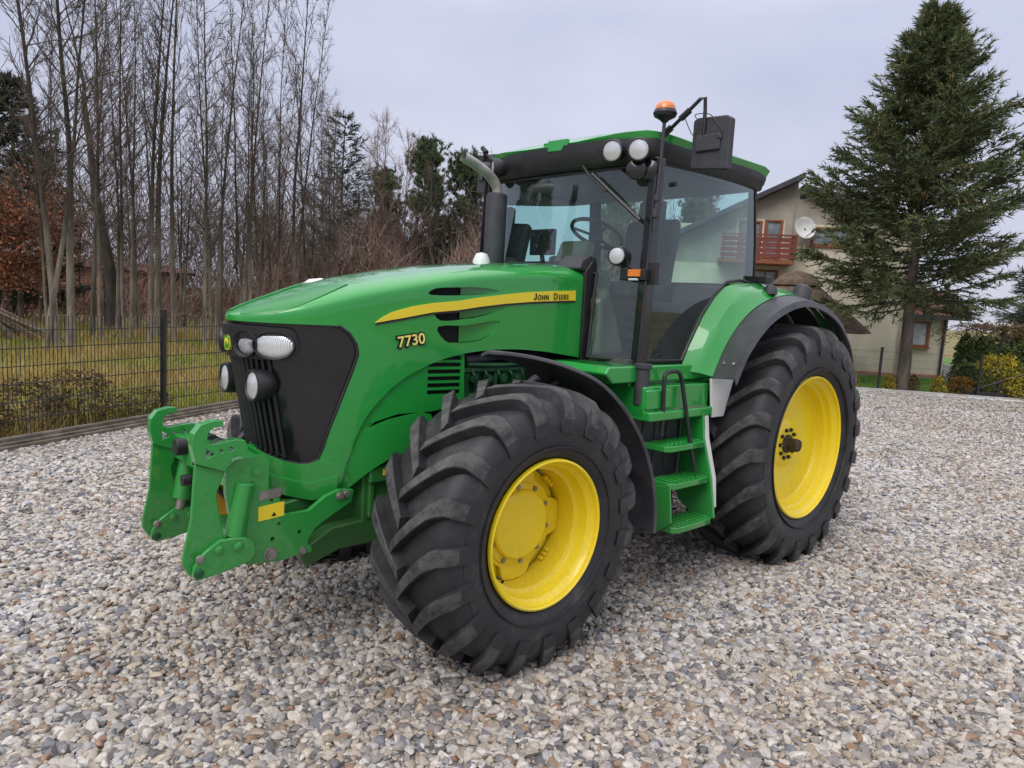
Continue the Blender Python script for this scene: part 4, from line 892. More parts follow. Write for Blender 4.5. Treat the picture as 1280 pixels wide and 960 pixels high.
    lk(ng, ip.outputs[0], go.inputs[0])
    md = o.modifiers.new('scatter', 'NODES'); md.node_group = ng
    o['kind'] = 'stuff'
    if label: o['label'] = label
    return o
# loose stones: closest-packed where the yard is seen from nearby, thinner further off
A = Fk
def fp(a, b): p = A+FD*a-FN*b; return (p.x, p.y)     # a along the left edge, b into the yard
NEAR = []
patches = []
step = 1.0
for i in range(-7, 24):
    for j in range(0, 24):
        c = A+FD*(i+.5)-FN*(j+.5)
        dx, dy = c.x-4.6, c.y-2.9; dist = math.hypot(dx, dy)
        ang = math.degrees(math.atan2(dy, dx))
        if (c-GA).dot(GN) > -.3: continue
        if dist > 5.5 and not (-180 < ang < -78 or ang > 170): continue
        if dist > 23: continue
        dn = 1650 if dist < 6 else 1350 if dist < 9 else 900 if dist < 13 else 480
        patches.append(([fp(i, j), fp(i+1, j), fp(i+1, j+1), fp(i, j+1)], dn))
gn_scatter('gravel', patches, 10, .027, .074, .55, .45, 'stone', 3, 3, 'loose crushed grey and tan gravel covering the yard')

# ------------------------------------------------------------------ vegetation helpers
def bark(name, c1, c2, sc=6):
    return mat(name, c1, c2, sc, .95, bump=.5, stretch=(1, 1, .25), detail=8.)
def birch():
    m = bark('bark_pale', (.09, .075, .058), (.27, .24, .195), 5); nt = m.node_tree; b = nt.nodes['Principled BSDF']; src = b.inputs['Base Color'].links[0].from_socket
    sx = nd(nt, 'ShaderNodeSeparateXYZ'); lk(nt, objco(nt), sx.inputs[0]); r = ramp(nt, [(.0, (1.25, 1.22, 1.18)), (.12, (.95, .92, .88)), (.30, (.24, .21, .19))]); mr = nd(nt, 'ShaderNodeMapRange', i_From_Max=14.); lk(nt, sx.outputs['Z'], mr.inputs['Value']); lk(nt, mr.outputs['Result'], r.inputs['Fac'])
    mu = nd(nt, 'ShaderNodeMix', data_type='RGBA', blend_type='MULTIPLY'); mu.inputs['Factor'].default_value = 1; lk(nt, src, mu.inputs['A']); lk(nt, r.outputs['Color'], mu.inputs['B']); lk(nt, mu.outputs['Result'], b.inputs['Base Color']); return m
MT['birch'] = birch()
MT['barkdark'] = bark('bark_dark', (.035, .028, .022), (.085, .07, .055))
MT['barkmid'] = bark('bark_brown', (.055, .043, .034), (.16, .13, .105))
MT['twig'] = mat('twigs', (.060, .046, .037), (.135, .105, .084), 2., .95)
MT['twigred'] = mat('twigs_reddish', (.15, .085, .068), (.27, .185, .15), .35, .95)
def leafmat(name, cols, sc=2.2, rough=.7, trans=.25):
    m, nt, b = nm(name); co = objco(nt)
    n = nd(nt, 'ShaderNodeTexNoise', i_Scale=sc, i_Detail=4., i_Roughness=.75); lk(nt, co, n.inputs['Vector'])
    geo = nd(nt, 'ShaderNodeNewGeometry')
    ad = nd(nt, 'ShaderNodeMath', operation='MULTIPLY_ADD'); lk(nt, geo.outputs['Random Per Island'], ad.inputs[0]); ad.inputs[1].default_value = .34; 
    sb = nd(nt, 'ShaderNodeMath', operation='SUBTRACT'); lk(nt, n.outputs['Fac'], sb.inputs[0]); sb.inputs[1].default_value = .17; lk(nt, sb.outputs[0], ad.inputs[2])
    k = len(cols); r = ramp(nt, [(.28+.46*i/(k-1), c) for i, c in enumerate(cols)]); lk(nt, ad.outputs[0], r.inputs['Fac']); lk(nt, r.outputs['Color'], b.inputs['Base Color'])
    b.inputs['Roughness'].default_value = rough; b.inputs['Specular IOR Level'].default_value = .25
    if trans:
        out = nt.nodes['Material Output']; tl = nd(nt, 'ShaderNodeBsdfTranslucent'); lk(nt, r.outputs['Color'], tl.inputs['Color'])
        ms = nd(nt, 'ShaderNodeMixShader'); ms.inputs[0].default_value = trans; lk(nt, b.outputs[0], ms.inputs[1]); lk(nt, tl.outputs[0], ms.inputs[2]); lk(nt, ms.outputs[0], out.inputs['Surface'])
    return m
MT['spruce'] = leafmat('spruce_needles', [(.034, .048, .024), (.10, .125, .055), (.20, .215, .095)], 1.6)
MT['conifer'] = leafmat('dark_conifer', [(.028, .038, .030), (.065, .08, .058), (.11, .125, .085)], 1.2)
MT['pine'] = leafmat('pine_needles', [(.035, .060, .030), (.085, .13, .055), (.16, .20, .085)], .9)
MT['beechleaf'] = leafmat('rust_leaves', [(.14, .050, .030), (.28, .11, .06), (.40, .19, .10)], 1.2)
MT['dryleaf'] = leafmat('dry_leaves', [(.07, .042, .02), (.16, .105, .045), (.27, .20, .08)], 4.)
MT['goldleaf'] = leafmat('golden_leaves', [(.16, .13, .018), (.42, .32, .03), (.58, .44, .05)], 5.)
MT['orangeleaf'] = leafmat('orange_leaves', [(.10, .05, .010), (.28, .13, .015), (.40, .22, .03)], 5.)
MT['greenleaf'] = leafmat('garden_leaves', [(.035, .065, .018), (.09, .14, .04), (.18, .22, .06)], 3.)
MT['grassgreen'] = leafmat('grass_blades', [(.12, .16, .022), (.25, .29, .05), (.40, .40, .08)], .7)
MT['grassdry'] = leafmat('dry_grass_blades', [(.22, .15, .045), (.42, .31, .11), (.56, .44, .18)], .8)

def mesh_np(name, V, F, m, parent=None, mi=None, smooth=False):
    V = np.asarray(V, np.float32); F = np.asarray(F, np.int32); k = F.shape[1]
    me = bpy.data.meshes.new(name); me.vertices.add(len(V)); me.vertices.foreach_set('co', V.ravel()); me.loops.add(F.size); me.loops.foreach_set('vertex_index', F.ravel())
    me.polygons.add(len(F)); me.polygons.foreach_set('loop_start', np.arange(len(F), dtype=np.int32)*k); me.polygons.foreach_set('loop_total', np.full(len(F), k, np.int32))
    for q in (m if isinstance(m, list) else [m]): me.materials.append(MT[q])
    if mi is not None: me.polygons.foreach_set('material_index', np.asarray(mi, np.int32))
    if smooth: me.polygons.foreach_set('use_smooth', np.ones(len(F), bool))
    me.update(calc_edges=True); me.validate()
    o = bpy.data.objects.new(name, me); COL.objects.link(o)
    if parent is not None: o.parent = parent
    return o
def unit(a): return a/np.maximum(np.linalg.norm(a, axis=-1, keepdims=True), 1e-9)
def seg_mesh(segs, sides):
    """frusta for segments (p0, p1, r0, r1)"""
    S = np.asarray(segs, float); p0, p1, r0, r1 = S[:, :3], S[:, 3:6], S[:, 6], S[:, 7]
    d = unit(p1-p0); ref = np.where(np.abs(d[:, 2:3]) < .9, np.array([[0, 0, 1.]]), np.array([[1., 0, 0]])); a = unit(np.cross(d, ref)); b = np.cross(d, a)
    th = np.arange(sides)*2*np.pi/sides
    ring = a[:, None]*np.cos(th)[None, :, None]+b[:, None]*np.sin(th)[None, :, None]
    V = np.concatenate([p0[:, None]+ring*r0[:, None, None], p1[:, None]+ring*r1[:, None, None]], 1)
    n = len(S); k = np.arange(sides); k2 = (k+1) % sides
    f = np.stack([k, k2, k2+sides, k+sides], 1); F = (f[None]+(np.arange(n)*2*sides)[:, None, None]).reshape(-1, 4)
    return V.reshape(-1, 3), F
def blades(P, D, L, W, g):
    """one thin triangle per blade: base P, direction D, length L, width W"""
    n = len(P); D = unit(D); s = unit(np.cross(D, g.normal(size=(n, 3))))
    V = np.stack([P-s*W[:, None]/2, P+s*W[:, None]/2, P+D*L[:, None]], 1).reshape(-1, 3)
    return V, np.arange(3*n).reshape(-1, 3)
def leaves(P, size, g, up=.3):
    n = len(P); a = unit(g.normal(size=(n, 3))); b = unit(np.cross(a, g.normal(size=(n, 3)))); s = size[:, None]
    V = np.stack([P-a*s*.5, P+b*s*.32, P+a*s*.5, P-b*s*.32], 1).reshape(-1, 3)
    return V, np.arange(4*n).reshape(-1, 4)

def limb(g, p, d, L, r0, r1, n, wob, lift, pw=1.):
    """bent limb as a list of segments"""
    out = []; p = np.array(p, float); d = np.array(d, float); d /= np.linalg.norm(d)
    for i in range(n):
        d = d+g.normal(size=3)*wob+np.array([0, 0, lift]); d /= np.linalg.norm(d)
        q = p+d*L/n; a = r1+(r0-r1)*(1-i/n)**pw; b = r1+(r0-r1)*(1-(i+1)/n)**pw
        out.append((*p, *q, a, b)); p = q
    return out
def bare_tree(seed, h, r, spread=.22, first=.25, nb=42, elev=(30, 60), stems=1, forky=0., twigmat='twig', barkm='birch', subs=6, lets=4):
    g = np.random.default_rng(seed); tr, br, tw = [], [], []
    for st in range(stems):
        hh = h*(1-.12*st*g.random()); ax = g.normal(size=2)*(.02 if stems == 1 else .07)
        t0 = limb(g, (g.normal()*.12*(stems > 1), g.normal()*.12*(stems > 1), -.05), (ax[0], ax[1], 1), hh, r*(1-.2*st), .012, 16, .022+forky, .02, 1.5); tr += t0
        for k in range(nb//(1 if st == 0 else 2)):
            t = first+(1-first)*(k+g.random())/(nb//(1 if st == 0 else 2)); t = min(t, .985)
            s = t0[int(t*16)]; f = t*16-int(t*16); p = np.array(s[:3])+(np.array(s[3:6])-np.array(s[:3]))*f
            az = g.random()*6.283; el = R(g.uniform(*elev)); L = spread*h*(.35+.9*(1-t)**.8)*g.uniform(.5, 1.15)
            rb = max(.010, (s[6])*.45*g.uniform(.6, 1))
            b = limb(g, p, (math.cos(az)*math.cos(el), math.sin(az)*math.cos(el), math.sin(el)), L, min(rb, .032), .006, 6, .10+forky, .05); br += b
            for j in range(subs):
                i = 1+int(g.random()*4.99); s2 = b[i]; p2 = np.array(s2[:3]); d2 = unit(np.array(s2[3:6])-p2)+g.normal(size=3)*.55+np.array([0, 0, .15])
                c = limb(g, p2, d2, L*g.uniform(.22, .5), .008, .004, 3, .14, .05); br += c
                for q in range(lets):
                    s3 = c[int(g.random()*2.99)]; p3 = np.array(s3[:3])+(np.array(s3[3:6])-np.array(s3[:3]))*g.random(); d3 = unit(np.array(s3[3:6])-np.array(s3[:3]))+g.normal(size=3)*.6
                    tw.append((*p3, *d3, g.uniform(.18, .5)*min(1, h/10)))
    root = empty('bare_tree')
    V, F = seg_mesh(tr, 9); mesh_np('trunk', V, F, barkm, root, smooth=True)
    V, F = seg_mesh(br, 4); o = mesh_np('branches', V, F, twigmat, root)
    tw = np.array(tw); V2, F2 = blades(tw[:, :3], tw[:, 3:6], tw[:, 6], np.full(len(tw), .011), g)
    o = mesh_np('twigs', V2, F2, twigmat, root)
    return root
def kids(o): return [c for c in bpy.data.objects if c.parent == o]
def copy_tree(o, loc, rz, sc, label, group=None):
    c = o.copy(); COL.objects.link(c)
    for ch in kids(o):
        d = ch.copy(); COL.objects.link(d); d.parent = c
    place(c, loc, rz, sc, label, group); return c
def place(c, loc, rz, sc, label, group=None, cat='tree'):
    c.location = (loc[0], loc[1], -.02); c.rotation_euler = (0, 0, rz); c.scale = (sc, sc, sc) if not isinstance(sc, tuple) else sc
    c['label'] = label; c['category'] = cat
    if group: c['group'] = group
    return c

# ------------------------------------------------------------------ bare wood behind the left fence
WOOD = 'bare slim trees in the wood behind the left fence'
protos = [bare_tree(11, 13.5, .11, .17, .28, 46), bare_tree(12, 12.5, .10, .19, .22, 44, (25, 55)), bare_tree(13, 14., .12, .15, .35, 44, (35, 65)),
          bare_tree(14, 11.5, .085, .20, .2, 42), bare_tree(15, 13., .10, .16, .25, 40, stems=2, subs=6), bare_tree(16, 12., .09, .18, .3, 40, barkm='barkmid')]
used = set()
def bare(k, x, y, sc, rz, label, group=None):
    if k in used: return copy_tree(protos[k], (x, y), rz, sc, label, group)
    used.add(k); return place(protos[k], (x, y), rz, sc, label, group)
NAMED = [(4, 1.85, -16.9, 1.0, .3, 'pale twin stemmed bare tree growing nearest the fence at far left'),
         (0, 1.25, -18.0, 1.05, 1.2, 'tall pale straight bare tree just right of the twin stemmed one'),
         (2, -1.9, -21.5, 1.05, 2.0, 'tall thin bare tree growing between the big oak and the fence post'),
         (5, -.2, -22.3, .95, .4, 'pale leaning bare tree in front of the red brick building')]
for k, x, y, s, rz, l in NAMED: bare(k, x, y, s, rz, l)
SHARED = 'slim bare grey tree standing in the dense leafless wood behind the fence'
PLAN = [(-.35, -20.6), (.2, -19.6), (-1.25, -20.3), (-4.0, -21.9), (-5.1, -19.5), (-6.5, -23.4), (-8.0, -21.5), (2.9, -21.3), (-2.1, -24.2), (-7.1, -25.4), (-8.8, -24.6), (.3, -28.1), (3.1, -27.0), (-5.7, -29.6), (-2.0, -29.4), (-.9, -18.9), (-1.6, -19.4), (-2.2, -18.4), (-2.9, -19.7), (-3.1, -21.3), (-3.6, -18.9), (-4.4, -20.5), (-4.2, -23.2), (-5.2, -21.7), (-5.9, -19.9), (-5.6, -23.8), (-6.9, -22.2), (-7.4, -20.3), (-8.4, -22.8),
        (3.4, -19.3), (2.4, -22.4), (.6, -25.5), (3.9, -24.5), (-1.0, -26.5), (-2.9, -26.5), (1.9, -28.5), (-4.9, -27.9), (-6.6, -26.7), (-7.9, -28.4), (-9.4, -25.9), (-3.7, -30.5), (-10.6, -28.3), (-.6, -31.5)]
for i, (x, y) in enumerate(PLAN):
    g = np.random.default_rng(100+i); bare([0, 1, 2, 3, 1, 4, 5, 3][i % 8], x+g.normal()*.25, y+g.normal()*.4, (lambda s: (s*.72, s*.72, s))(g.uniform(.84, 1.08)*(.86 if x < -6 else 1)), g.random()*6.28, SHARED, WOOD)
oak = bare_tree(31, 12.5, .26, .34, .13, 26, (12, 50), forky=.03, barkm='barkdark', subs=12, lets=6)
place(oak, (-1.35, -24.6), .6, 1., 'thick dark oak with wide spreading bare limbs near the red brick building')
# far wood: lower, finer, further off
FARG = 'far bare trees along the back of the yard'
farp = [bare_tree(41, 10.5, .10, .26, .15, 40, (40, 70), twigmat='twigred', barkm='barkmid', subs=8, lets=6), bare_tree(42, 9.5, .09, .30, .12, 40, (35, 70), twigmat='twig', barkm='barkmid', subs=8, lets=6)]
FAR = [(-12.6, -29.6), (-14.1, -32.4), (-15.6, -29.6), (-16.2, -33.2), (-17.4, -30.4), (-19.9, -31.6), (-21.3, -28.3), (-23.3, -29.9), (-24.9, -26.3), (-27.3, -27.9), (-29.2, -24.5), (-31.5, -24.2), (-33.3, -21.2), (-11.2, -34.2), (-18.6, -35.3), (-26.2, -33.2), (-13.0, -37.5), (-9.2, -37.8), (-6.0, -40.2), (-3.1, -38.5), (.6, -39.6)]
for i, (x, y) in enumerate(FAR):
    g = np.random.default_rng(300+i); s = g.uniform(.85, 1.1); l = 'bushy bare brown tree in the far wood beyond the yard'
    (place(farp[i], (x, y), g.random()*6, s, l, FARG) if i < 2 else copy_tree(farp[i % 2], (x, y), g.random()*6, s, l, FARG))

def polar_band(g, n, a0, a1, d0, d1):
    a = R(1)*g.uniform(a0, a1, n); d = g.uniform(d0, d1, n); return np.stack([CAMP[0]+d*np.cos(a), CAMP[1]+d*np.sin(a)], 1)
g = np.random.default_rng(5)
n = 90000; P = np.concatenate([polar_band(g, n, -152, -92, 33, 50), (g.random((n, 1))**1.5)*5.2-.1], 1); P[:, 2] *= .55+.45*np.sin(P[:, 0]*.9)*np.sin(P[:, 1]*.7+1); az_ = np.degrees(np.arctan2(P[:, 1]-CAMP[1], P[:, 0]-CAMP[0])); P = P[(az_ < -113) | (g.random(n) < .14)]; n = len(P); P[:, 2] *= np.where(np.degrees(np.arctan2(P[:, 1]-CAMP[1], P[:, 0]-CAMP[0])) < -113, 1, .5)
D = g.normal(size=(n, 3))*.45+np.array([0, 0, .9]); V, F = blades(P, D, g.uniform(.6, 1.9, n), g.uniform(.025, .06, n), g)
o = mesh_np('undergrowth', V, F, 'twigred'); o['kind'] = 'stuff'; o['label'] = 'reddish brown bare scrub filling the foot of the far wood'
n = 90000; P = np.concatenate([polar_band(g, n, -152, -92, 42, 60), g.random((n, 1))**1.25*8.6], 1); P[:, 2] *= .78+.22*np.sin(P[:, 0]*.55+1)*np.cos(P[:, 1]*.43); az_ = np.degrees(np.arctan2(P[:, 1]-CAMP[1], P[:, 0]-CAMP[0])); P = P[(az_ < -113) | (g.random(n) < .6)]; n = len(P)
D = g.normal(size=(n, 3))*.5+np.array([0, 0, .8]); V, F = blades(P, D, g.uniform(.6, 1.8, n), g.uniform(.022, .05, n), g)
o = mesh_np('distant_woods', V, F, 'twig'); o['kind'] = 'stuff'; o['label'] = 'grey brown haze of bare twigs in the distant wood'

# ------------------------------------------------------------------ conifers
def conifer(name, seed, h, r, z0, prof, nbr, m, droop=(-.25, .5), twig=.55, ntw=24, nbl=12, bl=(.10, .20), bw=.030, cones=0, barkm='barkmid', lean=0.):
    g = np.random.default_rng(seed); tr = limb(g, (0, 0, -.05), (0, 0, 1), h, r, .015, 18, .008, .05); br = []; P, D, L = [], [], []
    for k in range(nbr):
        t = (k+g.random())/nbr; z = z0+(h*.99-z0)*t**.92
        Lb = lerp_tab(prof, z)*g.uniform(.60, 1.10); az = k*2.39996+g.normal()*.25
        i = min(17, int(z/h*18)); base = np.array(tr[i][:3])+(np.array(tr[i][3:6])-np.array(tr[i][:3]))*(z/h*18-i)
        el = droop[0]+(droop[1]-droop[0])*((z-z0)/(h-z0))+g.normal()*.10
        nseg = 7; b = limb(g, base, (math.cos(az)*math.cos(el), math.sin(az)*math.cos(el), math.sin(el)), Lb, max(.012, .03*Lb/3), .006, nseg, .05, .05+.04*(1-t)); br += b
        for j in range(int(ntw*(.35+.65*min(1, Lb/2.2)))):
            u = .12+.88*g.random()**.75; s = b[min(nseg-1, int(u*nseg))]; p = np.array(s[:3])+(np.array(s[3:6])-np.array(s[:3]))*(u*nseg % 1); d = unit(np.array(s[3:6])-np.array(s[:3]))
            side = unit(np.cross(d, [0, 0, 1]))*(1 if g.random() < .5 else -1)
            dt = unit(d*.75+side*g.uniform(.3, .9)+np.array([0, 0, g.normal()*.22-.18])); Lt = twig*g.uniform(.5, 1.1)*(.45+.55*(1-u)+.25)*min(1, .4+Lb/2.5)
            q = g.random((nbl, 1)); P.append(p+dt*q*Lt); D.append(dt*1.0+g.normal(size=(nbl, 3))*.42); L.append(g.uniform(*bl, nbl))
    root = empty(name)
    V, F = seg_mesh(tr, 12); mesh_np('trunk', V, F, barkm, root, smooth=True)
    V, F = seg_mesh(br, 4); mesh_np('branches', V, F, 'barkdark', root)
    P = np.concatenate(P); D = np.concatenate(D); L = np.concatenate(L); V, F = blades(P, D, L, np.full(len(P), bw), g); mesh_np('crown', V, F, m, root)
    if cones:
        c = []
        sel = g.choice(len(P), cones*4); 
        for i in sel[P[sel][:, 2] > h*.42][:cones]:
            for j in range(3):
                q = P[i]+g.normal(size=3)*.09; c.append((*q, *(q+np.array([0, 0, -.13])), .018, .010))
        V, F = seg_mesh(c, 5); MT.setdefault('cone', mat('cones', (.16, .07, .025), (.28, .13, .05), 9, .8)); mesh_np('cones', V, F, 'cone', root)
    return root
PROF = [(2.1, 1.6), (2.7, 2.75), (3.5, 3.15), (5, 2.75), (6.5, 2.15), (8, 1.35), (9, .8), (9.8, .42), (10.3, .2)]
sp = conifer('spruce_tree', 57, 10.1, .175, 2.3, PROF, 210, 'spruce', (-.22, .85), .82, 38, 17, (.11, .23), .037, 90)
sp.rotation_mode = 'XYZ'; place(sp, (-16.15, -3.62), 1.0, 1., 'large dark spruce tree with a bare lower trunk in front of the house')
tl = Vector((.6*.035, -.8*.035, 1)).normalized(); sp.rotation_euler = (Vector((0, 0, 1)).rotation_difference(tl).to_matrix() @ Matrix.Rotation(1.0, 3, 'Z')).to_euler()
PB = [(.2, 2.4), (1.5, 2.5), (4, 2.0), (7, 1.2), (9.5, .2)]
dk = conifer('conifer_tree', 52, 9.5, .18, .4, PB, 120, 'conifer', (-.15, .5), .8, 22, 13, (.18, .36), .055)
place(dk, (.55, -31.), .4, (1.1, 1.1, 1.0), 'dark conifer rising behind the pale trees at far left')
dk2 = conifer('conifer_tree', 55, 10.4, .15, .6, [(.6, 2.2), (3, 2.4), (6, 1.9), (9, 1.0), (10.4, .2)], 80, 'conifer', (-.1, .55), .9, 12, 10, (.18, .36), .045)
place(dk2, (-12.4, -28.6), 1.9, 1.0, 'feathery dark conifer standing among bare trees left of the far pines')
copy_tree(dk, (4.6, -32.), 3., 1., 'dark conifer cut off by the left edge of the picture')
for i, (x, y, s) in enumerate([(12.5, -15.5, 1.2), (16.5, -16.5, 1.0), (14.0, -20.0, 1.35), (21.0, -15.0, 1.1)]): copy_tree(dk, (x, y), i*1.4, s, 'conifer outside the picture mirrored in the windscreen glass', 'conifers mirrored in the cab windscreen')
copy_tree(dk, (-27.3, -1.6), .7, (1.2, 1.2, .66), 'dark conifer behind the garden shrubs right of the spruce')
copy_tree(dk, (-24.6, .6), 2.7, (.9, .9, .72), 'dark conifer at the right edge of the picture behind the garden')
copy_tree(dk, (-31., -2.2), 1.7, (1.5, 1.5, .62), 'broad dark conifer far behind the house steps')
copy_tree(dk, (-33., 3.2), .3, (1.5, 1.5, .7), 'broad dark conifer far behind the garden bushes')
def pine(seed, h, r):
    g = np.random.default_rng(seed); tr = limb(g, (0, 0, -.05), (0, 0, 1), h, r, .03, 14, .02, .05); br = []; P, D = [], []
    for k in range(54):
        z = h*(.30+.69*(k+g.random())/54); i = min(13, int(z/h*14)); base = np.array(tr[i][:3]); az = g.random()*6.28; L = (1.9 if z < h*.75 else 1.9*(1-(z/h-.75)/.25*.72))*g.uniform(.5, 1.1)
        b = limb(g, base, (math.cos(az), math.sin(az), .35), L, .04, .01, 5, .12, .14); br += b
        for s in b[1:]:
            for q in range(4):
                p = np.array(s[3:6])+g.normal(size=3)*np.array([.28, .28, .2]); d = np.array([0, 0, .6])+g.normal(size=3)*.35
                m_ = 46; P.append(p+g.random((m_, 1))*d*.45); D.append(d*.7+g.normal(size=(m_, 3))*.6)
    root = empty('pine_tree'); V, F = seg_mesh(tr, 9); mesh_np('trunk', V, F, 'barkmid', root, smooth=True); V, F = seg_mesh(br, 4); mesh_np('branches', V, F, 'barkdark', root)
    P = np.concatenate(P); D = np.concatenate(D); V, F = blades(P, D, g.uniform(.16, .34, len(P)), np.full(len(P), .048), g); mesh_np('crown', V, F, 'pine', root); return root
pn = pine(61, 11.6, .15); place(pn, (-21.4, -33.2), .2, 1.0, 'tallest green pine standing left of the tractor exhaust')
for x, y, rz, s, l in [(-23.6, -33.0, 2., .95, 'green pine just left of the tractor exhaust'), (-25.4, -30.2, 4., .90, 'green pine directly behind the tractor exhaust'), (-19.2, -34.6, 1., .82, 'shorter green pine at the left end of the pine group'), (-41., -28., 3., 1.12, 'lone pine top rising above the tractor cab roof'), (-32., -27.5, 5., .85, 'pine seen through the tractor windscreen'), (-36., -24., 1.5, .8, 'pine seen through the tractor cab beside the steering wheel')]:
    copy_tree(pn, (x, y), rz, s, l)
# rust-leaved beech
g = np.random.default_rng(71); tr = limb(g, (0, 0, 0), (0, 0, 1), 4.2, .09, .02, 8, .04, .05); br = []; P = []
for k in range(46):
    s = tr[2+int(g.random()*5.9)]; az = g.random()*6.28; b = limb(g, s[3:6], (math.cos(az), math.sin(az), .25), g.uniform(.8, 2.3), .03, .006, 5, .12, .02); br += b
    for s2 in b[1:]: P.append(np.array(s2[3:6])+g.normal(size=(34, 3))*np.array([.30, .30, .18]))
P = np.concatenate(P); be = empty('beech_tree'); V, F = seg_mesh(tr, 8); mesh_np('trunk', V, F, 'barkmid', be, smooth=True); V, F = seg_mesh(br, 4); mesh_np('branches', V, F, 'twig', be); V, F = leaves(P, g.uniform(.07, .14, len(P)), g); mesh_np('crown', V, F, 'beechleaf', be)
place(be, (1.0, -27.2), 0, (1.15, 1.15, 1.05), 'beech with rust red autumn leaves behind the pale trees')
copy_tree(be, (2.6, -30.5), 2., (.95, .95, 1.1), 'rust leaved beech at the left edge of the picture')

# ------------------------------------------------------------------ grass, shrubs
n = 90000; a = g.uniform(-9, 13, n); b = .15+g.random(n)**1.35*20
XY = np.array(FA[:2])[None]+np.array(FD[:2])[None]*a[:, None]+np.array(FN[:2])[None]*b[:, None]
ok = np.ones(n, bool)
patch = np.sin(XY[:, 0]*1.3+2*np.sin(XY[:, 1]*.6))+np.sin(XY[:, 1]*1.1+1.3)+g.normal(size=n)*.7
mi = (patch > .1).astype(int); hgt = np.where(mi == 1, g.uniform(.16, .42, n), g.uniform(.07, .22, n))*(1+.25*(b < 3))
P = np.concatenate([XY, np.full((n, 1), -.03)], 1); D = g.normal(size=(n, 3))*.38+np.array([0, 0, 1.]); V, F = blades(P, D, hgt, g.uniform(.010, .022, n)*(1+b/14), g)
o = mesh_np('grass', V, F, ['grassgreen', 'grassdry'], None, mi); o['kind'] = 'stuff'; o['label'] = 'rough green and straw coloured grass behind the left fence'
n = 45000; a = g.uniform(-8, 12, n); b = .2+g.random(n)*9
XY = np.array(GA[:2])[None]+np.array(GD_[:2])[None]*a[:, None]+np.array(GN[:2])[None]*b[:, None]
P = np.concatenate([XY, np.full((n, 1), -.01)], 1); D = g.normal(size=(n, 3))*.5+np.array([0, 0, 1.]); V, F = blades(P, D, g.uniform(.04, .09, n), g.uniform(.014, .024, n), g)
MT['lawnblade'] = leafmat('lawn_blades', [(.10, .24, .025), (.17, .37, .045), (.26, .45, .07)], .6)
o = mesh_np('lawn_grass', V, F, 'lawnblade'); o['kind'] = 'stuff'; o['label'] = 'short green lawn in front of the house'
def shrub(name, seed, h, w_, n, m, ls, conic=False, stems=9):
    g = np.random.default_rng(seed); br = []; P = []
    for k in range(stems):
        az = g.random()*6.28; b = limb(g, (g.normal()*.04, g.normal()*.04, -.02), (math.cos(az)*w_/h*.8, math.sin(az)*w_/h*.8, 1), h*g.uniform(.7, 1), .012, .004, 5, .12, .05); br += b
    u = g.random(n); az = g.random(n)*6.28; z = u*h; rad = w_*(np.sqrt(np.maximum(0, 1-u))*(.25+.75*np.minimum(1, u*5)) if conic else np.sqrt(np.maximum(0, 1-(2*u-1)**2)*.85+.15))*(.55+.45*g.random(n)**.4)*(1+.22*np.sin(az*3+seed)*np.sin(u*9+seed))
    P = np.stack([rad*np.cos(az), rad*np.sin(az), z], 1)+g.normal(size=(n, 3))*.02*w_/.3
    root = empty(name); V, F = seg_mesh(br, 4); mesh_np('stems', V, F, 'twig', root); V, F = leaves(P, g.uniform(.6, 1.3, n)*ls, g); mesh_np('foliage', V, F, m, root); return root
HG = 'dry brown hedge shrubs growing along the left fence'
s0 = shrub('hedge_shrub', 81, .78, .40, 1500, 'dryleaf', .055)
HP = [(-1.55, .34), (-1.0, .42), (-.40, .36), (.10, .5), (-2.05, .5), (.75, .4), (1.35, .45), (1.95, .38)]
first = True
for i, (aa, bb_) in enumerate([(-1.05, .62), (-.10, .55), (-1.75, .66), (-2.5, .6)]):
    p = FA+FD*aa+FN*bb_; sc = (1.0, 1.0, [.92, .5, .85, .8][i])
    l = 'low shrub with dry brown leaves growing behind the black mesh fence'
    if first: place(s0, p, .5, sc, l, HG, 'shrub'); first = False
    else: c = copy_tree(s0, p, i*1.7, sc, l, HG); c['category'] = 'shrub'
gold = shrub('golden_shrub', 82, .50, .20, 800, 'goldleaf', .05, True)
org = shrub('golden_shrub', 83, .46, .26, 800, 'orangeleaf', .05)
brn = shrub('golden_shrub', 84, .48, .20, 700, 'dryleaf', .05, True)
def atg(a, b): return GA+GD_*a+GN*b
place(gold, atg(-.55, .35), 0, 1., 'small golden conical shrub at the lawn edge beside the rear wheel', None, 'shrub')
c = copy_tree(gold, atg(.38, .35), 1., (1.1, 1.1, .95), 'small golden shrub between the fence post and the spruce trunk'); c['category'] = 'shrub'
place(brn, atg(.98, .28), 0, 1.05, 'small brown and yellow shrub just right of the spruce trunk', None, 'shrub')
c = copy_tree(gold, atg(1.62, .28), 2., (1.15, 1.15, 1.0), 'small golden conical shrub midway between spruce trunk and gate'); c['category'] = 'shrub'
place(org, atg(2.22, .40), 0, 1.15, 'rounded orange shrub beside the gate post', None, 'shrub')
hg = shrub('evergreen_shrub', 85, 1.6, .38, 1500, 'greenleaf', .10, True); place(hg, (-19.4, -3.1), 0, 1.05, 'dark green upright evergreen beside the house corner', None, 'shrub')
c = copy_tree(hg, (-19.9, -2.8), 2., (1.1, 1.1, 1.0), 'dark green upright evergreen right of the house steps'); c['category'] = 'shrub'
c = copy_tree(hg, (-17.6, -2.5), 1., (1.3, 1.3, .55), 'low green evergreen behind the orange shrub'); c['category'] = 'shrub'
bg_ = shrub('garden_bush', 86, 1.15, .62, 1900, 'goldleaf', .075); place(bg_, (-17.9, -1.8), 0, 1., 'rounded golden bush behind the gate', None, 'shrub')
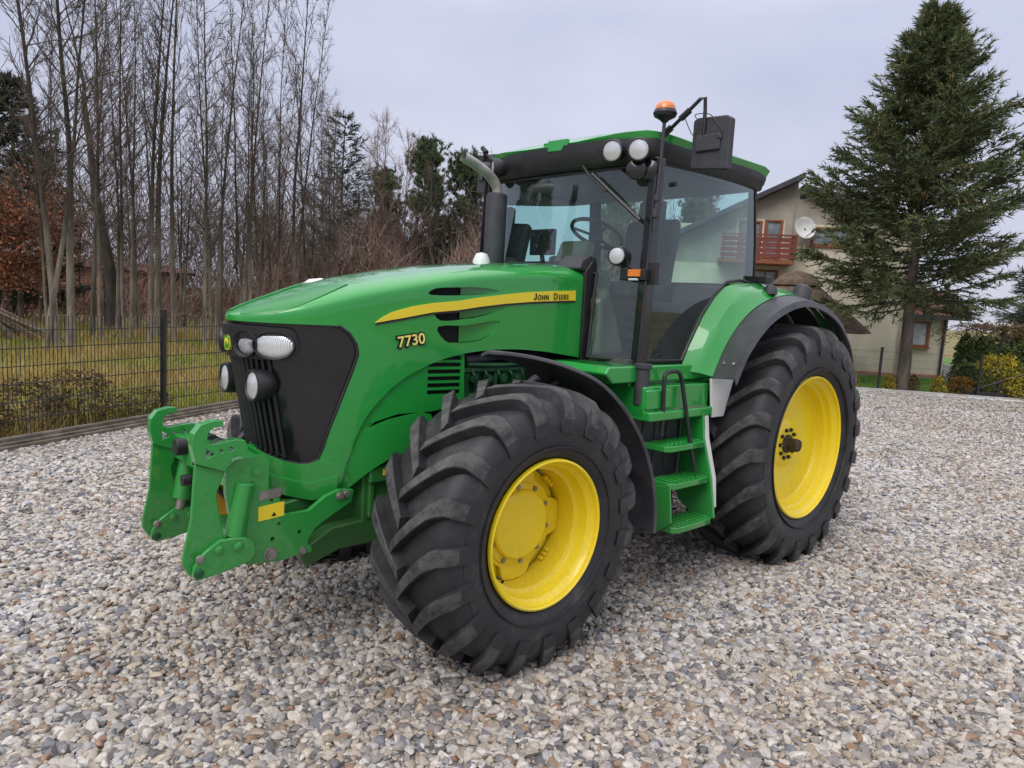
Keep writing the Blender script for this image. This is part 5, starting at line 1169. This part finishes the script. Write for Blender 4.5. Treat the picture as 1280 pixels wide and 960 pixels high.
b2 = shrub('garden_bush', 87, 1.0, .6, 1700, 'greenleaf', .075); place(b2, (-17.6, -2.05), 0, .75, 'rounded green bush in front of the golden bush', None, 'shrub')
c = copy_tree(b2, (-18.2, -1.15), 3., 1.0, 'green bush at the right edge of the garden'); c['category'] = 'shrub'
c = copy_tree(bg_, (-17.7, -1.2), 3., (.7, .7, .6), 'low golden bush at the right edge of the garden'); c['category'] = 'shrub'
HB = 'tall evergreen hedge plants along the back of the garden'
for i, (x, y) in enumerate([(-23.5, -4.1), (-23.7, -3.6), (-23.8, -3.1), (-23.9, -2.6), (-24.0, -2.1), (-24.1, -1.6)]):
    c = copy_tree(hg, (x, y), i*1.3, (1.25, 1.25, [.85, 1.0, .8, .95, 1.05, .85][i]), 'tall dark evergreen plant of the hedge at the back of the garden', HB); c['category'] = 'shrub'
# weeping tree with a brown arching head
g = np.random.default_rng(91); tr = limb(g, (0, 0, 0), (0, 0, 1), 1.9, .05, .035, 6, .03, .05); br = []; P = []
for k in range(60):
    az = g.random()*6.28; b = limb(g, (0, 0, 1.85), (math.cos(az), math.sin(az), .45), g.uniform(1., 2.1), .015, .004, 8, .06, -.13); br += b
    for s in b[2:]: P.append(np.array(s[3:6])+g.normal(size=(6, 3))*.07)
P = np.concatenate(P); wt = empty('weeping_tree'); V, F = seg_mesh(tr, 8); mesh_np('trunk', V, F, 'barkmid', wt); V, F = seg_mesh(br, 4); mesh_np('branches', V, F, 'twigred', wt); V, F = leaves(P, g.uniform(.05, .10, len(P)), g); mesh_np('crown', V, F, 'dryleaf', wt)
place(wt, (-20.4, -2.5), 0, 1., 'small weeping tree with arching reddish brown twigs in the garden')

# ------------------------------------------------------------------ fences, kerbs, gate
MT['fence'] = mat('fence_coating', (.010, .010, .011), (.02, .02, .021), 8, .5)
MT['kerbwood'] = mat('weathered_kerb', (.085, .068, .050), (.20, .17, .135), 5, .9, bump=.6, bscale=18, detail=8)
MT['concrete'] = mat('concrete', (.30, .29, .275), (.44, .43, .41), 4, .9, bump=.4)
ANG = math.atan2(FD.y, FD.x)
def line_box(mb, base, d, a0, a1, n0, n1, z0, z1, nrm):
    c = base+d*(a0+a1)/2+nrm*(n0+n1)/2; return mb.box((c.x, c.y, (z0+z1)/2), (a1-a0, abs(n1-n0), z1-z0), (0, 0, math.atan2(d.y, d.x)))
def mesh_fence(name, base, d, nrm, posts, panels, h, label, rod=.0042):
    root = tag(empty(name), label, 'fence')
    for a in posts:
        mb = MB(); line_box(mb, base, d, a-.03, a+.03, -.03, .03, -.1, h+.07, nrm); mb.box((base.x+d.x*a, base.y+d.y*a, h+.075), (.066, .066, .012), (0, 0, math.atan2(d.y, d.x)))
        p = base+d*a-nrm*.0; mb.cyl((p.x, p.y, -.02), (0, 0, 1), .07, .05, 12); mb.build('post', 'fence', root)
    for a0, a1 in panels:
        S = []; k = 0; a = a0
        while a < a1:
            p = base+d*a; S.append((p.x, p.y, .05, p.x, p.y, h, rod, rod)); a += .05
        z = .08
        while z < h+.001:
            for o_ in ((.006, -.006) if True else (0,)):
                p, q = base+d*a0+nrm*o_, base+d*a1+nrm*o_; S.append((p.x, p.y, z, q.x, q.y, z, rod*1.2, rod*1.2))
            z += .2
        V, F = seg_mesh(S, 4); mesh_np('mesh_panel', V, F, 'fence', root)
    return root
P_ = [-2.62+2.52*k for k in range(-2, 6)]
P_ = [-.14+2.52*k for k in range(-3, 5)]
mesh_fence('mesh_fence', FA+FN*.14, FD, FN, P_, [(a+.03, a+2.49) for a in P_], 1.44, 'black wire mesh fence with square posts between gravel yard and grass')
mb = MB(); line_box(mb, FA, FD, -12, 12.3, -.10, .06, -.05, .055, FN); line_box(mb, FA, FD, -12, 12.3, .0, .085, .05, .125, FN); line_box(mb, FA, FD, -12, 12.3, -.055, -.0, .05, .085, FN)
o = mb.build('kerb', 'kerbwood', None, bevel=.012); o['kind'] = 'structure'
mesh_fence('garden_fence', GA, GD_, GN, [-7.5, -5., -2.5, 0, 2.5], [(-7.47, -5.03), (-4.97, -2.53), (-2.47, -.03), (.03, 2.47)], 1.12, 'black wire mesh garden fence on slim posts in front of the lawn', .0018)
mb = MB(); line_box(mb, GA, GD_, -9, 14, -.10, .02, -.05, .06, GN); o = mb.build('garden_kerb', 'concrete', None, bevel=.01); o['kind'] = 'structure'
mb = MB(); q = [GA+GD_*-9-GN*.55, GA+GD_*14-GN*.55, GA+GD_*14-GN*.1, GA+GD_*-9-GN*.1]
MT['pebble'] = mat('white_pebbles', (.55, .54, .53), (.88, .87, .85), 26, .8, bump=.8, bscale=40, edge=(.42, .58))
plane_obj('pebble_border', [(p.x, p.y) for p in q], .008, 'pebble')
gt = tag(empty('sliding_gate'), 'black metal sliding gate with a diagonal brace beside the end fence post', 'gate')
mb = MB(); line_box(mb, GA, GD_, 2.25, 7.6, .08, .16, .06, .16, GN); line_box(mb, GA, GD_, 2.9, 7.6, .09, .15, .22, .26, GN); mb.build('bottom_rail', 'fence', gt, bevel=.006)
mb = MB()
for a in (3.05, 3.75, 4.5, 5.25, 6.): line_box(mb, GA, GD_, a-.03, a+.03, .09, .15, .15, .17+(a-2.35)*.42 if a < 4.2 else 1.1, GN)
line_box(mb, GA, GD_, 4.5, 7.6, .09, .15, 1.06, 1.12, GN)
def gp(a, z, b=.12): p = GA+GD_*a+GN*b; return (p.x, p.y, z)
mb.build('uprights', 'fence', gt)
mb = MB(); mb.tube([gp(2.35, .14), gp(4.5, 1.08)], .035, 4); mb.build('brace', 'fence', gt)

# ------------------------------------------------------------------ house
MT['stucco'] = mat('stucco', (.60, .53, .41), (.73, .66, .53), 1.6, .95, bump=.3, bscale=60, detail=8.)
MT['stucco2'] = mat('gable_stucco', (.32, .29, .245), (.43, .39, .33), 1.4, .95, bump=.3, bscale=60, detail=8.)
MT['roofdark'] = mat('roof_sheet', (.025, .026, .032), (.05, .05, .058), 3, .6)
def tiles():
    m, nt, b = nm('roof_tiles'); co = objco(nt); br = nd(nt, 'ShaderNodeTexBrick'); br.inputs['Color1'].default_value = (.20, .075, .045, 1); br.inputs['Color2'].default_value = (.13, .05, .035, 1); br.inputs['Mortar'].default_value = (.04, .018, .014, 1); br.inputs['Scale'].default_value = 3.2; br.inputs['Mortar Size'].default_value = .03
    lk(nt, co, br.inputs['Vector']); lk(nt, br.outputs['Color'], b.inputs['Base Color']); b.inputs['Roughness'].default_value = .85; return m
MT['tiles'] = tiles()
def brick():
    m, nt, b = nm('brickwork'); co = objco(nt); mp = nd(nt, 'ShaderNodeMapping'); mp.inputs['Rotation'].default_value = (R(90), 0, 0); lk(nt, co, mp.inputs[0]); br = nd(nt, 'ShaderNodeTexBrick'); br.inputs['Color1'].default_value = (.60, .29, .19, 1); br.inputs['Color2'].default_value = (.50, .23, .15, 1); br.inputs['Mortar'].default_value = (.32, .22, .17, 1); br.inputs['Scale'].default_value = 2.4
    lk(nt, mp.outputs[0], br.inputs['Vector']); lk(nt, br.outputs['Color'], b.inputs['Base Color']); b.inputs['Roughness'].default_value = .9; return m
MT['brick'] = brick()
MT['woodred'] = mat('balcony_boards', (.14, .032, .024), (.22, .052, .036), 5, .6, stretch=(1, 1, 6))
MT['frame'] = mat('window_frame', (.20, .070, .028), (.30, .11, .045), 6, .5)
MT['pane'] = mat('window_glass', (.10, .12, .14), (.30, .33, .36), 1.5, .05, coat=.6)
MT['curtain'] = mat('curtained_glass', (.35, .37, .40), (.55, .57, .60), 5, .15, coat=.6)
H = tag(empty('house', (-20.5, -6.0, 0), math.atan2(.8, -.6)), 'pale two storey house with a dark gable roof and brown windows behind the spruce', 'house')
WIN = [(-4.10, -3.52, 3.86, 5.18, 'pane'), (-4.95, -4.20, 3.86, 5.12, 'pane'), (-4.35, -3.54, 2.35, 3.46, 'curtain'), (-2.55, -1.15, 4.35, 4.98, 'pane'), (-7.0, -5.9, 1.0, 2.2, 'pane')]
def rect(x0, x1, z0, z1): return [(x0, z0), (x1, z0), (x1, z1), (x0, z1)]
def window(x0, x1, z0, z1, y, m, bars=1):
    mb = MB(); t = .07
    for a, b_, c, d in ((x0-.02, x0+t, z0, z1), (x1-t, x1+.02, z0, z1), (x0+t, x1-t, z0, z0+t), (x0+t, x1-t, z1-t, z1)): mb.bx((a, y-.02, c), (b_, y+.10, d))
    for k in range(bars): xm = x0+(x1-x0)*(k+1)/(bars+1); mb.bx((xm-.025, y, z0+t), (xm+.025, y+.07, z1-t))
    f = mb.build('window', 'frame', H, bevel=.006)
    mb = MB(); mb.bx((x0+t, y+.045, z0+t), (x1-t, y+.055, z1-t)); mb.build('pane', m, f)
    mb = MB(); mb.bx((x0-.06, y-.07, z0-.05), (x1+.06, y+.05, z0-.004)); mb.build('sill', 'frame', f)
MAIN = [(-8.2, -.3), (.72, -.3), (.72, 5.12), (-2.99, 6.2), (-3.12, 6.2), (-3.12, 6.45), (-8.2, 3.85)]
mb = MB(); sheet(mb, MAIN, lambda x, z: (x, 0, z), .8, [rect(*q[:4]) for q in WIN]); o = mb.build('wall', 'stucco', H, sharp=None)
mb = MB(); mb.bx((-8.2, .25, -.3), (-8.0, 9, 3.8)); mb.bx((.52, .0, -.3), (.72, 9, 5.05)); mb.bx((-8.2, 8.8, -.3), (.72, 9, 3.8)); mb.bx((-8.1, .26, -.3), (.6, .30, 5.0)); mb.build('side_wall', 'stucco', H)
mb = MB(); sheet(mb, [(-8.2, 3.62), (-5.05, 3.62), (-5.05, 5.2), (-3.45, 5.2), (-3.45, 3.62), (-3.2, 3.62), (-3.12, 6.44), (-8.2, 3.84)], lambda x, z: (x, -.006, z), .5); mb.build('gable_wall', 'stucco2', H, sharp=None)
mb = MB(); sheet(mb, [(-3.2, 5.08), (.72, 5.08), (.72, 5.11), (-2.99, 6.19), (-3.12, 6.2)], lambda x, z: (x, -.006, z), .5); sheet(mb, [(-3.19, 4.35), (-2.62, 4.35), (-2.62, 5.07), (-3.19, 5.07)], lambda x, z: (x, -.006, z), .5); mb.build('gable_wall', 'stucco2', H, sharp=None)
mb = MB(); mb.prism([(-8.9, 3.50), (-3.02, 6.53), (-3.02, 6.72), (-8.9, 3.72)], 'y', -.55, 9.4); mb.build('roof', 'roofdark', H, bevel=.02)
mb = MB(); mb.prism([(-3.0, 6.16), (1.3, 4.94), (1.3, 5.12), (-3.0, 6.36)], 'y', -.45, 9.3); mb.build('roof', 'roofdark', H, bevel=.02)
mb = MB(); mb.bx((-3.5, 3.0, 6.2), (-2.8, 3.6, 7.4)) if False else mb.bx((-3.05, -.02, 5.9), (-2.85, .02, 6.1)); mb.build('gable_vent', 'roofdark', H)
for q in WIN: window(*q[:4], 0, q[4], 1 if q[1]-q[0] > .7 else 0)
bal = empty('balcony'); bal.parent = H
mb = MB(); mb.bx((-5.6, -.95, 3.60), (-3.2, -.0, 3.76)); mb.build('slab', 'frame', bal, bevel=.02)
mb = MB()
for k in range(4): mb.bx((-5.6, -.97, 3.80+k*.18), (-3.2, -.94, 3.80+k*.18+.135)); mb.bx((-3.22, -.94, 3.80+k*.18), (-3.19, -.02, 3.80+k*.18+.135))
for k in range(5): mb.bx((-5.55+k*.58, -1.0, 3.76), (-5.49+k*.58, -.972, 4.56))
mb.bx((-5.62, -1.01, 4.53), (-3.17, -.93, 4.58)); mb.bx((-3.23, -.93, 4.53), (-3.17, -.02, 4.58)); mb.build('railing', 'woodred', bal)
mb = MB(); mb.use('stucco').bx((.725, .55, -.3), (2.28, .8, 2.12)); mb.bx((2.08, .8, -.3), (2.28, 8, 2.12)); mb.build('wing_wall', None, H)
mb = MB(); mb.prism([(.20, 2.10), (2.0, 3.0), (2.0, 3.12), (.20, 2.22)], 'x', .74, 2.85); mb.build('wing_roof', 'tiles', H, bevel=.01)
mb = MB(); mb.bx((.74, .14, 2.06), (2.85, .20, 2.20)); mb.build('gutter', 'roofdark', H)
mb = MB(); mb.cyl((2.16, .47, -.05), (0, 0, 1), .045, 2.1, 10); mb.build('downpipe', 'grey', H)
window(1.03, 1.70, 1.10, 1.97, .48, 'curtain', 0)
mb = MB(); mb.bx((-8.2, -.04, .06), (.72, -.008, .16)); mb.bx((.73, .51, .06), (2.30, .545, .16)); mb.build('plinth', 'brick', H)
mb = MB(); mb.bx((2.3, .2, -.02), (3.3, 1.2, .16)); mb.bx((2.3, .5, .16), (3.2, 1.2, .34)); mb.bx((2.3, .8, .34), (3.1, 1.2, .52)); mb.build('entrance_steps', 'concrete', H, bevel=.01)
# satellite dish on the gable
def hw(x, y, z): return H.matrix_basis @ Vector((x, y, z))
Hm = Matrix.Translation((-20.5, -6.0, 0)) @ Matrix.Rotation(math.atan2(.8, -.6), 4, 'Z')
dish = tag(empty('satellite_dish'), 'round white satellite dish on the gable beside the balcony', 'satellite dish'); dish.matrix_world = Hm
mb = MB(); mb.lathe([(.0001, .085), (.15, .07), (.28, .03), (.37, -.02), (.378, -.02), (.28, .045), (.0001, .10)], (-2.84, -.36, 4.90), (-.35, 1, -.25), 36); mb.build('dish', 'white', dish)
mb = MB(); mb.tube([(-2.80, 0, 4.7), (-2.80, -.22, 4.72), (-2.84, -.30, 4.88)], .025, 8); mb.tube([(-2.84, -.34, 4.56), (-2.66, -.78, 4.74)], .014, 6); mb.cyl((-2.66, -.82, 4.75), (-.35, 1, -.2), .035, .09, 12); mb.build('arm', 'grey', dish)

# round garden pavilion with a brown conical roof
MT['thatch'] = mat('brown_shingle_roof', (.075, .050, .036), (.15, .105, .078), 5, .95, bump=.7, bscale=30, detail=8.)
GZ = tag(empty('gazebo', (-16.9, -7.35, 0)), 'round garden gazebo with a brown conical roof behind the rear wheel', 'gazebo')
mb = MB(); mb.lathe([(2.30, 1.50), (2.22, 1.58), (.62, 2.92), (.60, 2.90)], (0, 0, 0), (0, 0, 1), 14); mb.lathe([(2.30, 1.50), (2.16, 1.48), (.2, 2.8)], (0, 0, 0), (0, 0, 1), 14); mb.build('roof', 'thatch', GZ, sharp=15)
mb = MB(); mb.lathe([(.78, 2.88), (.74, 2.98), (.45, 3.24), (.12, 3.34), (.0001, 3.36)], (0, 0, 0), (0, 0, 1), 14); mb.build('roof_cap', 'thatch', GZ, sharp=15)
for k in range(8):
    a = 2*math.pi*k/8+.2; mb = MB(); mb.tube([(1.55*math.cos(a), 1.55*math.sin(a), 0), (1.55*math.cos(a), 1.55*math.sin(a), 1.95)], .06, 8); mb.build('post', 'frame', GZ)
    a2 = a+2*math.pi/8
    if k != 1:
        mb = MB()
        for z in (.25, .5, .75): mb.tube([(1.55*math.cos(a), 1.55*math.sin(a), z), (1.55*math.cos(a2), 1.55*math.sin(a2), z)], .05, 4)
        mb.build('railing', 'frame', GZ)
# red brick building behind the wood
BB = tag(empty('brick_building', (-3.6, -44.5, -.3), .12), 'low red brick building half hidden behind the bare trees', 'building')
mb = MB(); sheet(mb, rect(-4.2, 3.6, -.2, 2.7), lambda x, z: (x, 0, z), 1., [rect(-2.6, -1.7, 1.0, 2.0), rect(1.2, 2.1, 1.0, 2.0)]); mb.bx((-4.2, .3, -.2), (3.6, 6, 2.7)); mb.build('wall', 'brick', BB, sharp=None)
mb = MB(); mb.prism([(-.4, 2.58), (3, 3.0), (6.4, 2.58), (6.4, 2.7), (3, 3.14), (-.4, 2.72)], 'x', -4.6, 4.0); mb.build('roof', 'tiles', BB)
for x in (-2.6, 1.2): mb = MB(); mb.bx((x, .05, 1.0), (x+.9, .08, 2.0)); mb.build('window', 'pane', BB)
# leaning poles at the far left
MT['pole'] = bark('stripped_poles', (.13, .095, .065), (.27, .215, .16))
for k in range(9):
    g = np.random.default_rng(500+k); b0 = Vector((2.35-.24*k*.9+g.normal()*.08, -21.0+g.normal()*.35, -.02)); top = Vector((3.3+g.normal()*.15, -21.2+g.normal()*.12, 1.35+g.normal()*.1))
    mb = MB(); d = (top-b0); pts = [b0+d*t*1.12 for t in (0, .35, .7, 1.)]; pts[1].z -= .02; mb.tube(pts, [.055, .050, .044, .034], 8)
    o = mb.build('wooden_pole', 'pole'); tag(o, 'bare wooden pole leaning in the stack of poles at far left', 'pole', 'wooden poles leaning together at far left')

# text becomes ordinary mesh
bpy.context.view_layer.update()
dg = bpy.context.evaluated_depsgraph_get()
for o in [o for o in COL.objects if o.type == 'FONT']:
    me = bpy.data.meshes.new_from_object(o.evaluated_get(dg)); n = o.name; c = bpy.data.objects.new('x', me)
    c.parent = o.parent; c.matrix_local = o.matrix_local.copy(); cu = o.data; bpy.data.objects.remove(o); c.name = n; me.name = n; COL.objects.link(c)
